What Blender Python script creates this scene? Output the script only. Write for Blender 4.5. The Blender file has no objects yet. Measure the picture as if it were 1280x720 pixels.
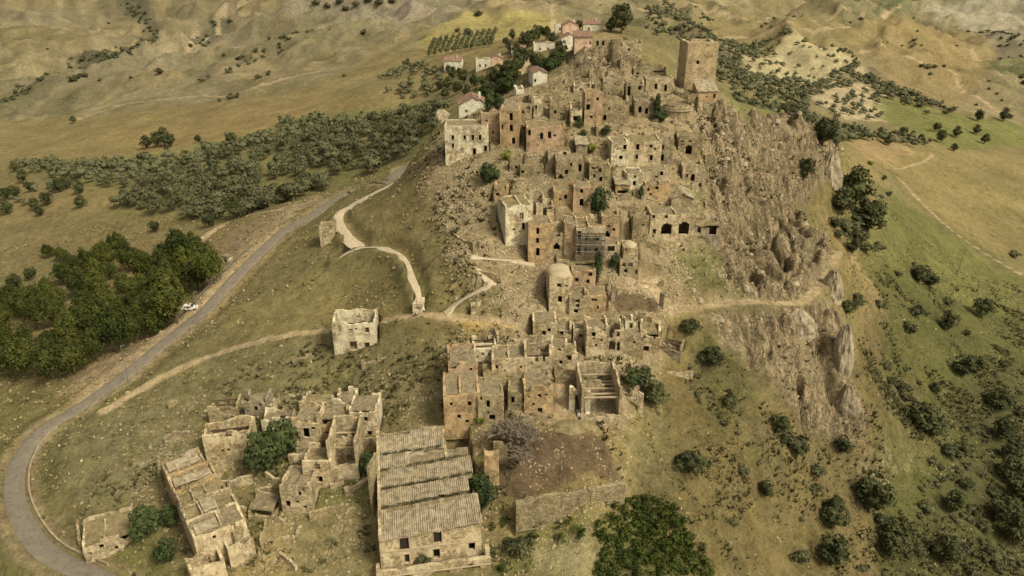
import bpy, math, random
import numpy as np
from mathutils import Vector
C = bpy.context.scene.collection
sc = bpy.context.scene
R = math.radians
rnd = random.Random(7)
# ------------------------------------------------------------------ camera
CZ, PITCH, FPX = 100.0, R(25.0), 914.0
cam = bpy.data.cameras.new('camera'); cam.sensor_width = 36.0
cam.lens = FPX / 1280.0 * 36.0; cam.clip_start = 1.0; cam.clip_end = 30000.0
camo = bpy.data.objects.new('camera', cam); C.objects.link(camo)
camo.location = (0, 0, CZ); camo.rotation_euler = (math.pi / 2 - PITCH, 0, 0)
sc.camera = camo
# ------------------------------------------------------------------ light
SUN_EL, SUN_AZ = R(48.0), R(128.0)         # azimuth clockwise from +Y: light from the right, a little behind the camera
w = bpy.data.worlds.new('World'); sc.world = w; w.use_nodes = True
nt = w.node_tree; nt.nodes.clear()
sky = nt.nodes.new('ShaderNodeTexSky'); sky.sky_type = 'NISHITA'; sky.sun_disc = False
sky.sun_elevation = SUN_EL; sky.sun_rotation = SUN_AZ; sky.air_density = 1.0; sky.dust_density = 5.0; sky.altitude = 300
hs = nt.nodes.new('ShaderNodeHueSaturation'); hs.inputs['Saturation'].default_value = 0.18
tint = nt.nodes.new('ShaderNodeMix'); tint.data_type = 'RGBA'; tint.blend_type = 'MULTIPLY'
tint.inputs[0].default_value = 1.0; tint.inputs[7].default_value = (1.0, 0.91, 0.71, 1)   # veiled, hazy afternoon sky
bg = nt.nodes.new('ShaderNodeBackground'); bg.inputs[1].default_value = 0.13
out = nt.nodes.new('ShaderNodeOutputWorld')
nt.links.new(sky.outputs[0], hs.inputs['Color']); nt.links.new(hs.outputs[0], tint.inputs[6])
nt.links.new(tint.outputs[2], bg.inputs[0]); nt.links.new(bg.outputs[0], out.inputs[0])
sl = bpy.data.lights.new('sun', 'SUN'); sl.energy = 2.5; sl.angle = R(13.0); sl.color = (1.0, 0.895, 0.66)
so = bpy.data.objects.new('sun', sl); C.objects.link(so)
_sd = Vector((math.sin(SUN_AZ) * math.cos(SUN_EL), math.cos(SUN_AZ) * math.cos(SUN_EL), math.sin(SUN_EL)))
so.rotation_euler = (-_sd).to_track_quat('-Z', 'Y').to_euler()
sc.view_settings.view_transform = 'Standard'; sc.view_settings.look = 'None'
sc.view_settings.gamma = 1.0; sc.view_settings.exposure = 0.34
try: sc.view_settings.use_curve_mapping = False
except Exception: pass
sc.cycles.max_bounces = 4; sc.cycles.diffuse_bounces = 2; sc.cycles.glossy_bounces = 1
sc.cycles.transparent_max_bounces = 4

# ------------------------------------------------------------------ noise
def _hash(ix, iy, seed):
    h = (ix.astype(np.int64) * 374761393 + iy.astype(np.int64) * 668265263 + seed * 974634777) & 0xffffffff
    h = ((h ^ (h >> 13)) * 1274126177) & 0xffffffff
    return ((h ^ (h >> 16)) & 0xffff) / 65535.0
def vnoise(x, y, seed=0):
    x = np.asarray(x, float); y = np.asarray(y, float)
    ix = np.floor(x); iy = np.floor(y); fx = x - ix; fy = y - iy
    fx = fx * fx * (3 - 2 * fx); fy = fy * fy * (3 - 2 * fy)
    a = _hash(ix, iy, seed); b = _hash(ix + 1, iy, seed); c = _hash(ix, iy + 1, seed); d = _hash(ix + 1, iy + 1, seed)
    return (a + (b - a) * fx) * (1 - fy) + (c + (d - c) * fx) * fy
def fbm(x, y, s, octs=4, seed=0, ridged=False):
    t = 0; amp = 1.0; n = 0; x = np.asarray(x) / s; y = np.asarray(y) / s
    for o in range(octs):
        v = vnoise(x, y, seed + o * 17)
        if ridged: v = 1 - abs(2 * v - 1)
        t = t + v * amp; n += amp; amp *= 0.5
        x, y = x * 2.03 + 11.3 - y * 0.13, y * 2.03 + 5.7 + x * 0.13
    return t / n                                     # 0..1
def sstep(a, b, v):
    t = np.clip((v - a) / (b - a), 0, 1); return t * t * (3 - 2 * t)

# ------------------------------------------------------------------ terrain: heights surveyed at sight points
sP, cP = math.sin(PITCH), math.cos(PITCH)
def ray(px, py):
    u = (px - 640) / FPX; v = (360 - py) / FPX
    return u / (cP + v * sP), (sP - v * cP) / (cP + v * sP)      # x per Y, drop per Y
CTRL = [ # px, py, height
 # far country
 (-200,0,-20),(0,0,-10),(100,5,-15),(200,0,-25),(300,5,5),(400,0,10),(500,5,15),(600,5,10),(700,8,25),(800,5,25),(900,5,20),(1000,0,15),(1120,0,0),(1280,0,5),(1450,0,10),
 (-200,40,-55),(0,40,-50),(80,50,-48),(150,45,-62),(200,60,-60),(235,50,-50),(300,30,-5),(350,60,-15),(420,40,0),(500,35,5),(560,28,10),(620,20,22),
 (-200,90,-75),(-50,100,-70),(0,120,-62),(60,100,-58),(95,95,-72),(40,140,-68),(130,75,-66),(170,110,-42),(300,100,-10),(380,75,-2),(450,80,8),(450,110,10),(520,60,14),
 (-100,170,-50),(0,180,-38),(100,170,-25),(200,150,-14),(300,150,-3),(400,150,8),(480,140,14),(540,110,24),
 (1000,40,5),(1100,35,-5),(1180,60,-45),(1280,60,-35),(1240,90,-60),(1150,90,-32),(1280,120,-52),(1050,70,-8),(950,45,5),(880,30,14),(1450,100,-50),(1450,60,-30),
 (900,65,8),(950,90,0),(1000,110,-10),(1100,130,-20),(1050,155,-8),(1130,180,-18),(1200,160,-32),(1280,180,-50),(1450,200,-60),(1000,138,2),(930,138,22),(980,150,26),
 (1100,205,-8),(1200,220,-28),(1200,250,-30),(1280,250,-42),(1280,330,-42),(1450,330,-60),(1120,250,-8),
 # village behind the hill
 (520,90,28),(560,85,32),(605,88,38),(650,75,44),(700,55,50),(740,42,54),(780,35,56),(830,45,48),(650,100,42),(590,140,40),(620,110,38),(550,145,34),(690,80,50),
 # left hillside / groves / road
 (-100,230,-30),(0,225,-22),(100,220,-10),(200,240,-3),(300,240,3),(250,270,0),(380,205,9),(450,175,15),(520,160,24),(500,190,21),
 (-100,300,-25),(0,300,-20),(80,280,-12),(150,330,-8),(230,290,-1),(290,280,7),(340,262,13),
 (503,215,34),(496,224,37.5),(512,207,42),(465,231,33.2),(447,239,31),(430,247,28.6),(395,263,22.5),(350,292,18),(260,378,11),(170,460,5.5),(100,515,3),(45,565,1),(18,615,0),(40,670,0),(110,716,0),
 (-100,430,-14),(0,440,-8),(100,450,0),(0,540,-4),(-100,560,-9),(-60,640,-5),(0,700,-3),(-150,720,-8),(200,400,4),
 # west slope of the town hill
 (480,228,35),(530,205,47),(520,190,46),(460,262,33),(420,290,27),(400,330,23),(500,300,33),(560,250,43),(545,200,50),(430,380,20),(330,400,15),(300,440,12),(500,450,18),(420,480,14),(300,500,10),(200,560,5.5),(120,600,3.5),(140,690,2.2),(350,600,7),(400,700,3),(350,540,9.5),(450,560,10.5),(550,350,31),(520,390,26),(600,330,35),(560,400,25),(250,470,9),(380,430,16.5),(230,520,7),(75,600,1.5),
 # town
 (560,196,51),(600,190,53),(620,240,46),(650,305,37),(680,325,34),(700,260,44),(680,200,52),(780,200,52),(620,150,58),(750,150,59),(700,110,62),(800,110,62),(870,112,61.5),(840,125,61),(905,122,60),(640,125,60),
 (780,300,38),(715,385,26),(750,400,25),(720,450,20),(620,450,21),(800,440,20),(680,400,25),(620,535,15.5),(740,530,15),(640,600,11.8),(740,600,11.8),(640,560,14),(740,560,13.5),(640,655,5),(780,640,5.5),(700,660,5),(790,530,14),(570,470,19),(560,535,14.5),
 (740,85,66),(760,60,70),(700,96,64),(800,72,67),(790,50,66),
 (640,712,3),(540,712,3.2),(560,560,13),(480,545,11.5),(620,700,3),
 # cliff and rocks east of the tower
 (880,160,55),(880,200,49),(880,250,42),(860,300,36),(830,350,30),(840,390,24),(930,135,57),(935,160,51),(950,200,42),(960,250,34.5),(950,300,28),(940,340,25),(940,375,23),(1000,280,28.5),(1000,376,21.5),(1040,312,24),(1060,322,21.5),(1030,348,21),(985,330,25),
 (1000,160,44),(1045,168,39),(940,158,51),(1050,200,31),(1000,200,35),(1000,250,23),(1040,250,16),(1070,285,9),(1100,310,-1),(1085,240,8),
 (1048,390,16),(1056,430,10),(1060,480,4),(1000,430,14),(950,430,16.5),(1078,515,0),(1030,540,-3),(960,500,8),(880,470,13),(900,600,2),(850,550,8.5),(900,540,7),(1000,600,-6),(1000,660,-12),(940,710,-10),(880,430,18.5),
 (1085,400,0),(1085,440,-5),(1100,480,-9),(1110,380,-6),(1100,345,-3),
 (1150,350,-18),(1150,430,-19),(1200,450,-28),(1280,420,-38),(1150,540,-20),(1100,600,-17),(1150,640,-24),(1280,560,-36),(1280,720,-34),(1150,720,-27),(1060,700,-19),(1450,600,-55),(1450,420,-60),
 (850,720,-1),(800,620,4.5),(780,700,1.5),(700,720,2.5),(850,640,3),(820,580,7),(580,720,2.8),
]
WCTRL = [ # x, y, height where the photograph does not look
 (-150,60,0),(0,50,-6),(150,60,-35),(-60,60,2),(0,75,-1),(60,60,-12),(-300,120,-20),(300,120,-70),
 (0,270,60),(40,275,52),(75,290,38),(120,330,15),(-10,300,42),(-40,242,26),(-26,250,33),(-60,262,16),(110,280,24),(90,265,30),(60,262,45),
 (-3000,5500,60),(0,5500,110),(3000,5500,120),(-6000,7500,150),(0,7500,220),(6000,7500,200),(-1500,3000,10),(0,2600,50),(1500,3000,30),(-800,1900,-10),(900,1900,20)]
pts = []
for px, py, z in CTRL:
    a, s = ray(px, py); Y = (CZ - z) / s
    pts.append((a, math.log(Y), z))
for x, y, z in WCTRL: pts.append((x / y, math.log(y), z))
pts = np.array(pts)
def _phi(r2): return 0.5 * r2 * np.log(r2 + 1e-9)
SB = 1.0
_K = _phi((pts[:, None, 0] - pts[None, :, 0]) ** 2 + SB * (pts[:, None, 1] - pts[None, :, 1]) ** 2) + np.eye(len(pts)) * 2e-4
_n = len(pts)
_A = np.zeros((_n + 3, _n + 3)); _A[:_n, :_n] = _K; _A[:_n, _n] = 1; _A[:_n, _n + 1] = pts[:, 0]; _A[:_n, _n + 2] = pts[:, 1]
_A[_n, :_n] = 1; _A[_n + 1, :_n] = pts[:, 0]; _A[_n + 2, :_n] = pts[:, 1]
_sol = np.linalg.solve(_A, np.append(pts[:, 2], [0, 0, 0]))
NA = 760; AG = np.linspace(-1.35, 1.35, NA)
BG = np.concatenate([np.linspace(math.log(45), math.log(78), 22)[:-1], np.linspace(math.log(78), math.log(300), 430)[:-1],
                     np.linspace(math.log(300), math.log(1500), 250)[:-1], np.linspace(math.log(1500), math.log(9000), 70)])
NB = len(BG)
# coarse solve, then bicubic-ish upsample by evaluating on a mid grid
ac = np.linspace(-1.35, 1.35, 271); bc = np.linspace(math.log(45), math.log(9000), 531)
AA, BB = np.meshgrid(ac, bc)
Zc = _sol[_n] + _sol[_n + 1] * AA + _sol[_n + 2] * BB
for i in range(_n):
    Zc += _sol[i] * _phi((AA - pts[i, 0]) ** 2 + SB * (BB - pts[i, 1]) ** 2)
def bil(grid, ia, ib):
    ia = np.clip(ia, 0, grid.shape[1] - 1.001); ib = np.clip(ib, 0, grid.shape[0] - 1.001)
    i = ia.astype(int); j = ib.astype(int); fa = ia - i; fb = ib - j
    return (grid[j, i] * (1 - fa) + grid[j, i + 1] * fa) * (1 - fb) + (grid[j + 1, i] * (1 - fa) + grid[j + 1, i + 1] * fa) * fb
AA, BB = np.meshgrid(AG, BG)
H = bil(Zc, (AA + 1.35) / 2.7 * 270, (BB - bc[0]) / (bc[-1] - bc[0]) * 530)
GX = AA * np.exp(BB); GY = np.exp(BB)
def gidx(x, y):
    x = np.asarray(x, float); y = np.asarray(y, float)
    return (x / y + 1.35) / 2.7 * (NA - 1), np.interp(np.log(y), BG, np.arange(NB))
def hgt(x, y, g=None):
    ia, ib = gidx(x, y); r = bil(H if g is None else g, np.atleast_1d(ia), np.atleast_1d(ib))
    return r if np.ndim(x) else float(r[0])
_YM = np.exp(np.linspace(math.log(60), math.log(7000), 2600))
H0 = H.copy()                                      # the smooth ground, used to find where a sight line meets it
def hits(pp, g=None):
    "ground points met by sight lines through the listed picture points"
    g = H0 if g is None else g
    res = []
    for px, py in pp:
        a, s = ray(px, py)
        zz = CZ - s * _YM; hh = hgt(a * _YM, _YM, g); k = np.argmax(zz < hh)
        if k == 0: k = 1 if zz[0] < hh[0] else len(_YM) - 1
        d0 = zz[k - 1] - hh[k - 1]; d1 = zz[k] - hh[k]; t = d0 / (d0 - d1) if d0 != d1 else 0
        Y = _YM[k - 1] + (_YM[k] - _YM[k - 1]) * min(max(t, 0), 1)
        res.append((a * Y, Y, CZ - s * Y))
    return res
def hit(px, py): return hits([(px, py)])[0]
# ------------------------------------------------------------------ materials
def new_mat(name):
    m = bpy.data.materials.new(name); m.use_nodes = True; t = m.node_tree
    b = t.nodes['Principled BSDF']; b.inputs['Roughness'].default_value = 0.95
    b.inputs['Specular IOR Level'].default_value = 0.15
    return m, t, b
class NG:
    def __init__(s, t):
        s.t = t; g = t.nodes.new('ShaderNodeNewGeometry'); s.pos = g.outputs['Position']
    def n(s, kind, **kw):
        nd = s.t.nodes.new(kind)
        for k, v in kw.items():
            if k.startswith('i_'): nd.inputs[k[2:].replace('_', ' ')].default_value = v
            else: setattr(nd, k, v)
        return nd
    def link(s, a, b): s.t.links.new(a, b)
    def scale(s, v):
        nd = s.n('ShaderNodeVectorMath', operation='MULTIPLY'); s.link(s.pos, nd.inputs[0]); nd.inputs[1].default_value = v; return nd.outputs[0]
    def noise(s, scale, detail=4, rough=0.6, vec=None, dist=0.0):
        nd = s.n('ShaderNodeTexNoise'); nd.inputs['Scale'].default_value = scale; nd.inputs['Detail'].default_value = detail
        nd.inputs['Roughness'].default_value = rough; nd.inputs['Distortion'].default_value = dist
        s.link(vec or s.pos, nd.inputs['Vector']); return nd.outputs['Fac']
    def voro(s, scale, vec=None, feature='F1', outp='Distance'):
        nd = s.n('ShaderNodeTexVoronoi', feature=feature); nd.inputs['Scale'].default_value = scale
        s.link(vec or s.pos, nd.inputs['Vector']); return nd.outputs[outp]
    def ramp(s, fac, stops):
        nd = s.n('ShaderNodeValToRGB'); cr = nd.color_ramp
        while len(cr.elements) < len(stops): cr.elements.new(0.5)
        for e, (p, c) in zip(cr.elements, stops):
            e.position = p; e.color = (c, c, c, 1) if isinstance(c, (int, float)) else tuple(c) + (1,)
        s.link(fac, nd.inputs[0]); return nd.outputs[0]
    def mix(s, fac, a, b, blend='MIX'):
        nd = s.n('ShaderNodeMix', data_type='RGBA', blend_type=blend)
        for q, v in ((0, fac), (6, a), (7, b)):
            inp = nd.inputs[q]
            if isinstance(v, (int, float)): inp.default_value = v if q == 0 else (v, v, v, 1)
            elif isinstance(v, tuple): inp.default_value = v + (1,)
            else: s.link(v, inp)
        return nd.outputs[2]
    def math(s, op, a, b=0.0, clamp=False):
        nd = s.n('ShaderNodeMath', operation=op, use_clamp=clamp)
        for inp, v in ((nd.inputs[0], a), (nd.inputs[1], b)):
            if isinstance(v, (int, float)): inp.default_value = v
            else: s.link(v, inp)
        return nd.outputs[0]
    def bump(s, h, strength, dist, target):
        nd = s.n('ShaderNodeBump'); nd.inputs['Strength'].default_value = strength; nd.inputs['Distance'].default_value = dist
        s.link(h, nd.inputs['Height']); s.link(nd.outputs[0], target)

def masonry(name, stone, plaster, cover, stain=(0.13, 0.10, 0.06)):
    "rubble stone with remains of plaster: cover is how much of the plaster is left"
    stone = (stone[0] * 1.13, stone[1] * 1.12, stone[2] * 1.02); plaster = (plaster[0] * 1.10, plaster[1] * 1.10, plaster[2] * 1.02)
    m, t, b = new_mat(name); g = NG(t)
    cells = g.voro(2.6, g.scale((1, 1, 1.5)), outp='Color')
    sepc = g.n('ShaderNodeSeparateColor'); g.link(cells, sepc.inputs[0])
    st = g.mix(sepc.outputs[0], tuple(c * 0.62 for c in stone), tuple(min(c * 1.32, .62) for c in stone))
    joint = g.ramp(g.voro(2.6, g.scale((1, 1, 1.5)), 'DISTANCE_TO_EDGE'), [(0.0, 0.45), (0.09, 1.0)])
    st = g.mix(1.0, st, joint, 'MULTIPLY')
    n1 = g.noise(0.22, 5, 0.65); n2 = g.noise(1.3, 4, 0.7)
    pl = g.mix(n2, tuple(c * 0.66 for c in plaster), tuple(min(c * 1.25, .8) for c in plaster))
    mask = g.ramp(g.math('ADD', g.math('MULTIPLY', n1, 0.6), g.math('MULTIPLY', n2, 0.4)), [(0.66 - cover * 0.28, 0.0), (0.69 - cover * 0.28, 1.0)])
    col = g.mix(mask, st, pl)
    blot = g.ramp(g.noise(0.55, 5, 0.75), [(0.36, 0.62), (0.52, 1.0), (0.68, 1.18)]); col = g.mix(1.0, col, blot, 'MULTIPLY')
    streak = g.ramp(g.noise(1.0, 4, 0.65, g.scale((1.1, 1.1, 0.18))), [(0.50, 0.0), (0.72, 0.65)])
    col = g.mix(streak, col, stain)
    g.link(col, b.inputs['Base Color'])
    hgt_ = g.math('ADD', g.math('MULTIPLY', joint, 0.6), g.math('MULTIPLY', g.noise(5.0, 3), 0.7))
    g.bump(hgt_, 0.7, 0.12, b.inputs['Normal']); return m
def earthy(name, c1, c2, c3, sc_=1.0, bump=0.5):
    m, t, b = new_mat(name); g = NG(t)
    col = g.ramp(g.noise(0.9 * sc_, 6, 0.7), [(0.30, c1), (0.5, c2), (0.70, c3)])
    spk = g.ramp(g.voro(2.2 * sc_, outp='Distance'), [(0.12, 0.75), (0.45, 1.0)])
    g.link(g.mix(1.0, col, spk, 'MULTIPLY'), b.inputs['Base Color'])
    g.bump(g.noise(2.5 * sc_, 5, 0.7), bump, 0.25, b.inputs['Normal']); return m
def leafy(name, dark, light, sc_=0.5):
    m, t, b = new_mat(name); g = NG(t)
    oi = g.n('ShaderNodeObjectInfo')
    f = g.math('ADD', g.math('MULTIPLY', g.noise(sc_, 4, 0.7), 0.75), g.math('MULTIPLY', oi.outputs['Random'], 0.25))
    g.link(g.ramp(f, [(0.28, dark), (0.72, light)]), b.inputs['Base Color'])
    b.inputs['Roughness'].default_value = 0.75; return m
def plainish(name, c, rough=0.7, sc_=3.0, metallic=0.0):
    m, t, b = new_mat(name); g = NG(t)
    g.link(g.mix(g.noise(sc_, 4, 0.6), tuple(x * 0.75 for x in c), tuple(min(1, x * 1.15) for x in c)), b.inputs['Base Color'])
    b.inputs['Roughness'].default_value = rough; b.inputs['Metallic'].default_value = metallic; return m
M = {}
M['tan'] = masonry('tan_masonry', (.32, .265, .175), (.39, .325, .22), 0.45)
M['pale'] = masonry('pale_masonry', (.36, .30, .21), (.48, .405, .295), 0.6)
M['cream'] = masonry('cream_masonry', (.37, .295, .19), (.54, .455, .325), 0.68)
M['orange'] = masonry('ochre_masonry', (.36, .27, .165), (.45, .325, .20), 0.62)
M['pink'] = masonry('pink_masonry', (.345, .26, .175), (.42, .305, .215), 0.62)
M['mauve'] = masonry('grey_brown_masonry', (.25, .21, .16), (.34, .29, .225), 0.5)
M['white'] = masonry('white_masonry', (.40, .325, .225), (.62, .54, .42), 0.74)
M['rubble'] = masonry('bare_masonry', (.28, .235, .155), (.32, .27, .18), 0.15)
M['tower'] = masonry('tower_masonry', (.40, .315, .205), (.44, .35, .235), 0.55, (.26, .205, .14))
M['villa'] = masonry('village_plaster', (.5, .46, .38), (.68, .62, .52), 0.97, (.4, .36, .28))
M['villapink'] = masonry('village_pink_plaster', (.45, .33, .26), (.60, .42, .33), 0.97, (.4, .3, .22))
M['debris'] = earthy('roof_debris', (.12, .10, .06), (.235, .195, .125), (.36, .30, .20), 1.5, 1.0)
M['debrisg'] = earthy('weedy_roof_debris', (.10, .095, .04), (.22, .18, .10), (.31, .25, .15), 1.0, 0.8)
M['tiles'] = earthy('old_roof_tiles', (.16, .14, .085), (.34, .285, .20), (.50, .43, .32), 1.1, 1.2)
M['redtiles'] = earthy('red_roof_tiles', (.17, .11, .085), (.235, .15, .115), (.30, .20, .15), 1.5, 0.5)
M['vault'] = earthy('vault_plaster', (.36, .30, .20), (.43, .36, .25), (.49, .42, .30), 0.8, 0.4)
M['brownroof'] = earthy('brown_roof_earth', (.14, .10, .065), (.19, .145, .095), (.25, .19, .125), 0.8, 0.6)
M['trim'] = plainish('dressed_stone', (.43, .35, .24), 0.9, 2.0)
M['wood'] = plainish('old_wood', (.10, .07, .045), 0.85, 4.0)
M['dark'] = plainish('unlit_opening', (.035, .028, .022), 0.8, 4.0)  # near-black colour standing in for the gloom inside window openings
M['glass'] = plainish('window_pane', (.03, .033, .035), 0.2, 3.0)
M['metal'] = plainish('galvanised_metal', (.30, .30, .29), 0.5, 4.0, 0.6)
M['bark'] = plainish('bark', (.12, .09, .065), 0.95, 5.0)
M['greybark'] = plainish('grey_bark', (.20, .165, .125), 0.95, 5.0)
M['asphalt'] = earthy('road_asphalt', (.15, .132, .107), (.18, .158, .128), (.215, .188, .152), 0.5, 0.15)
M['stonepath'] = earthy('limestone_path', (.36, .30, .215), (.46, .39, .285), (.56, .485, .365), 1.2, 0.6)
M['rock'] = earthy('rock_face', (.17, .145, .10), (.30, .255, .18), (.45, .385, .275), 0.7, 1.0)
M['darkrock'] = earthy('weathered_rock', (.14, .12, .08), (.24, .20, .14), (.36, .30, .21), 0.9, 1.0)
M['stones'] = earthy('loose_stone', (.20, .165, .105), (.30, .245, .16), (.42, .35, .235), 0.9, 0.3)
M['whitepaint'] = plainish('white_paint', (.72, .70, .66), 0.5, 2.0)
M['rubber'] = plainish('black_rubber', (.03, .03, .03), 0.8, 4.0)
M['olive'] = leafy('olive_leaves', (.050, .056, .026), (.145, .148, .082), 0.9)
M['pine'] = leafy('pine_needles', (.016, .026, .007), (.085, .095, .020), 0.28)
M['dark_leaf'] = leafy('dark_leaves', (.028, .035, .015), (.088, .094, .038), 0.6)
M['ever'] = leafy('evergreen_leaves', (.024, .040, .016), (.075, .095, .034), 0.6)
M['bush'] = leafy('shrub_leaves', (.040, .046, .022), (.105, .105, .052), 0.6)
M['fresh'] = leafy('fresh_leaves', (.08, .095, .018), (.17, .18, .04), 0.6)
M['bramble'] = leafy('bramble_leaves', (.026, .042, .008), (.095, .115, .022), 0.35)
M['poplar'] = leafy('orchard_leaves', (.05, .06, .03), (.13, .135, .07), 0.6)

# tufts carry their own tint in a colour attribute
def tint_mat(name, attr):
    m, t, b = new_mat(name); g = NG(t)
    at = g.n('ShaderNodeAttribute', attribute_name=attr); g.link(at.outputs['Color'], b.inputs['Base Color']); return m
M['tuft'] = tint_mat('dry_tufts', 'tint')
def ground_mat():
    m, t, b = new_mat('ground_cover'); g = NG(t)
    at = g.n('ShaderNodeAttribute', attribute_name='cover'); rk = g.n('ShaderNodeAttribute', attribute_name='rocky')
    col = at.outputs['Color']; rocky = rk.outputs['Fac']
    n_big = g.noise(0.035, 6, 0.7); n_mid = g.noise(0.35, 6, 0.75); n_fine = g.noise(1.7, 5, 0.8)
    v = g.math('ADD', g.math('MULTIPLY', n_mid, 0.55), g.math('ADD', g.math('MULTIPLY', n_fine, 0.55), g.math('MULTIPLY', n_big, 0.35)))
    mul = g.ramp(v, [(0.55, 0.38), (0.72, 0.98), (0.88, 1.65)])
    col = g.mix(1.0, col, mul, 'MULTIPLY')
    # greener and yellower wisps of grass
    wisp = g.ramp(g.noise(0.16, 5, 0.7), [(0.45, 0.0), (0.66, 1.0)])
    inv = g.math('SUBTRACT', 1.0, rocky, True)
    col = g.mix(g.math('MULTIPLY', g.math('MULTIPLY', wisp, inv), 0.45), col, g.mix(1.0, col, (.90, .92, .64), 'MULTIPLY'))
    clf = g.n('ShaderNodeAttribute', attribute_name='cliff').outputs['Fac']
    # stone blocks showing in rocky ground
    vd = g.voro(1.5, g.scale((1, 1, 0.6)), outp='Color'); sp_ = g.n('ShaderNodeSeparateColor'); g.link(vd, sp_.inputs[0])
    edge = g.ramp(g.voro(1.5, g.scale((1, 1, 0.6)), 'DISTANCE_TO_EDGE'), [(0.0, 0.5), (0.12, 1.0)])
    st = g.mix(sp_.outputs[0], (.19, .15, .095), (.40, .325, .215)); st = g.mix(1.0, st, edge, 'MULTIPLY')
    st = g.mix(1.0, st, g.ramp(n_fine, [(0.3, 0.7), (0.7, 1.25)]), 'MULTIPLY')
    rm = g.math('MULTIPLY', g.ramp(g.math('ADD', rocky, g.math('MULTIPLY', g.math('SUBTRACT', n_mid, 0.5), 1.3)), [(0.45, 0.0), (0.62, 1.0)]), 0.62)
    col = g.mix(rm, col, st)
    # upright strata on the cliff
    sv = g.n('ShaderNodeVectorMath', operation='ADD'); g.link(g.scale((0.62, 0.16, 0.24)), sv.inputs[0]); wv = g.n('ShaderNodeVectorMath', operation='MULTIPLY'); wn = g.n('ShaderNodeTexNoise'); wn.inputs['Scale'].default_value = 0.07; g.link(g.pos, wn.inputs['Vector']); g.link(wn.outputs['Color'], wv.inputs[0]); wv.inputs[1].default_value = (7, 4, 4); g.link(wv.outputs[0], sv.inputs[1])
    strat = g.noise(1.0, 6, 0.72, sv.outputs[0])
    sc_ = g.ramp(strat, [(0.30, (.08, .062, .037)), (0.42, (.185, .145, .088)), (0.55, (.30, .235, .145)), (0.70, (.41, .33, .21))])
    sc_ = g.mix(1.0, sc_, g.ramp(n_fine, [(0.3, 0.65), (0.7, 1.2)]), 'MULTIPLY')
    cw = g.n('ShaderNodeVectorMath', operation='ADD'); cw2 = g.n('ShaderNodeVectorMath', operation='SCALE'); cw2.inputs['Scale'].default_value = 3.0; wn3 = g.n('ShaderNodeTexNoise'); wn3.inputs['Scale'].default_value = 0.35; wn3.inputs['Detail'].default_value = 4; g.link(g.pos, wn3.inputs['Vector']); g.link(wn3.outputs['Color'], cw2.inputs[0]); g.link(g.scale((.50, .10, .17)), cw.inputs[0]); g.link(cw2.outputs[0], cw.inputs[1]); cw2.inputs['Scale'].default_value = 1.1; cn1 = g.noise(1.0, 3, .6, cw.outputs[0]); cn2 = g.noise(.55, 4, .7)
    crr = g.mix(1.0, g.ramp(g.math('ABSOLUTE', g.math('SUBTRACT', cn1, .5)), [(0.0, 0.30), (0.022, 0.85), (0.08, 1.08)]), g.ramp(g.math('ABSOLUTE', g.math('SUBTRACT', cn2, .5)), [(0.0, 0.45), (0.015, 0.95), (0.05, 1.0)]), 'MULTIPLY'); sc_ = g.mix(1.0, sc_, crr, 'MULTIPLY')
    cm_ = g.ramp(g.math('ADD', clf, g.math('MULTIPLY', g.math('SUBTRACT', n_mid, 0.5), 1.0)), [(0.42, 0.0), (0.62, 0.85)])
    col = g.mix(cm_, col, sc_)
    g.link(col, b.inputs['Base Color'])
    h = g.math('ADD', g.math('ADD', g.math('MULTIPLY', g.math('MULTIPLY', g.math('ADD', strat, g.math('MULTIPLY', crr, .8)), clf), 2.2), g.math('MULTIPLY', n_mid, 1.6)), g.math('MULTIPLY', n_fine, 0.5))
    g.bump(h, 0.75, 0.55, b.inputs['Normal']); return m
M['ground'] = ground_mat()

# ------------------------------------------------------------------ object helpers
def link(o): C.objects.link(o); return o
def tag(o, label=None, cat=None, group=None, kind=None):
    if label: o['label'] = label
    if cat: o['category'] = cat
    if group: o['group'] = group
    if kind: o['kind'] = kind
    return o
def empty(name, loc, yaw, label, cat, group=None):
    o = link(bpy.data.objects.new(name, None)); o.location = loc; o.rotation_euler = (0, 0, yaw); o.empty_display_size = 0.5
    return tag(o, label, cat, group)
def mesh_obj(name, verts, faces, mat, parent=None, smooth=False):
    me = bpy.data.meshes.new(name)
    verts = np.asarray(verts, float)
    if isinstance(faces, np.ndarray):
        nf, k = faces.shape
        me.vertices.add(len(verts)); me.vertices.foreach_set('co', verts.ravel())
        me.loops.add(nf * k); me.loops.foreach_set('vertex_index', faces.ravel().astype(np.int32))
        me.polygons.add(nf); me.polygons.foreach_set('loop_start', np.arange(0, nf * k, k, dtype=np.int32))
        me.update(calc_edges=True)
    else:
        me.from_pydata(verts.tolist(), [], faces)
    if mat is not None: me.materials.append(mat)
    if smooth: me.polygons.foreach_set('use_smooth', [True] * len(me.polygons))
    o = link(bpy.data.objects.new(name, me))
    if parent is not None: o.parent = parent
    return o
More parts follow.
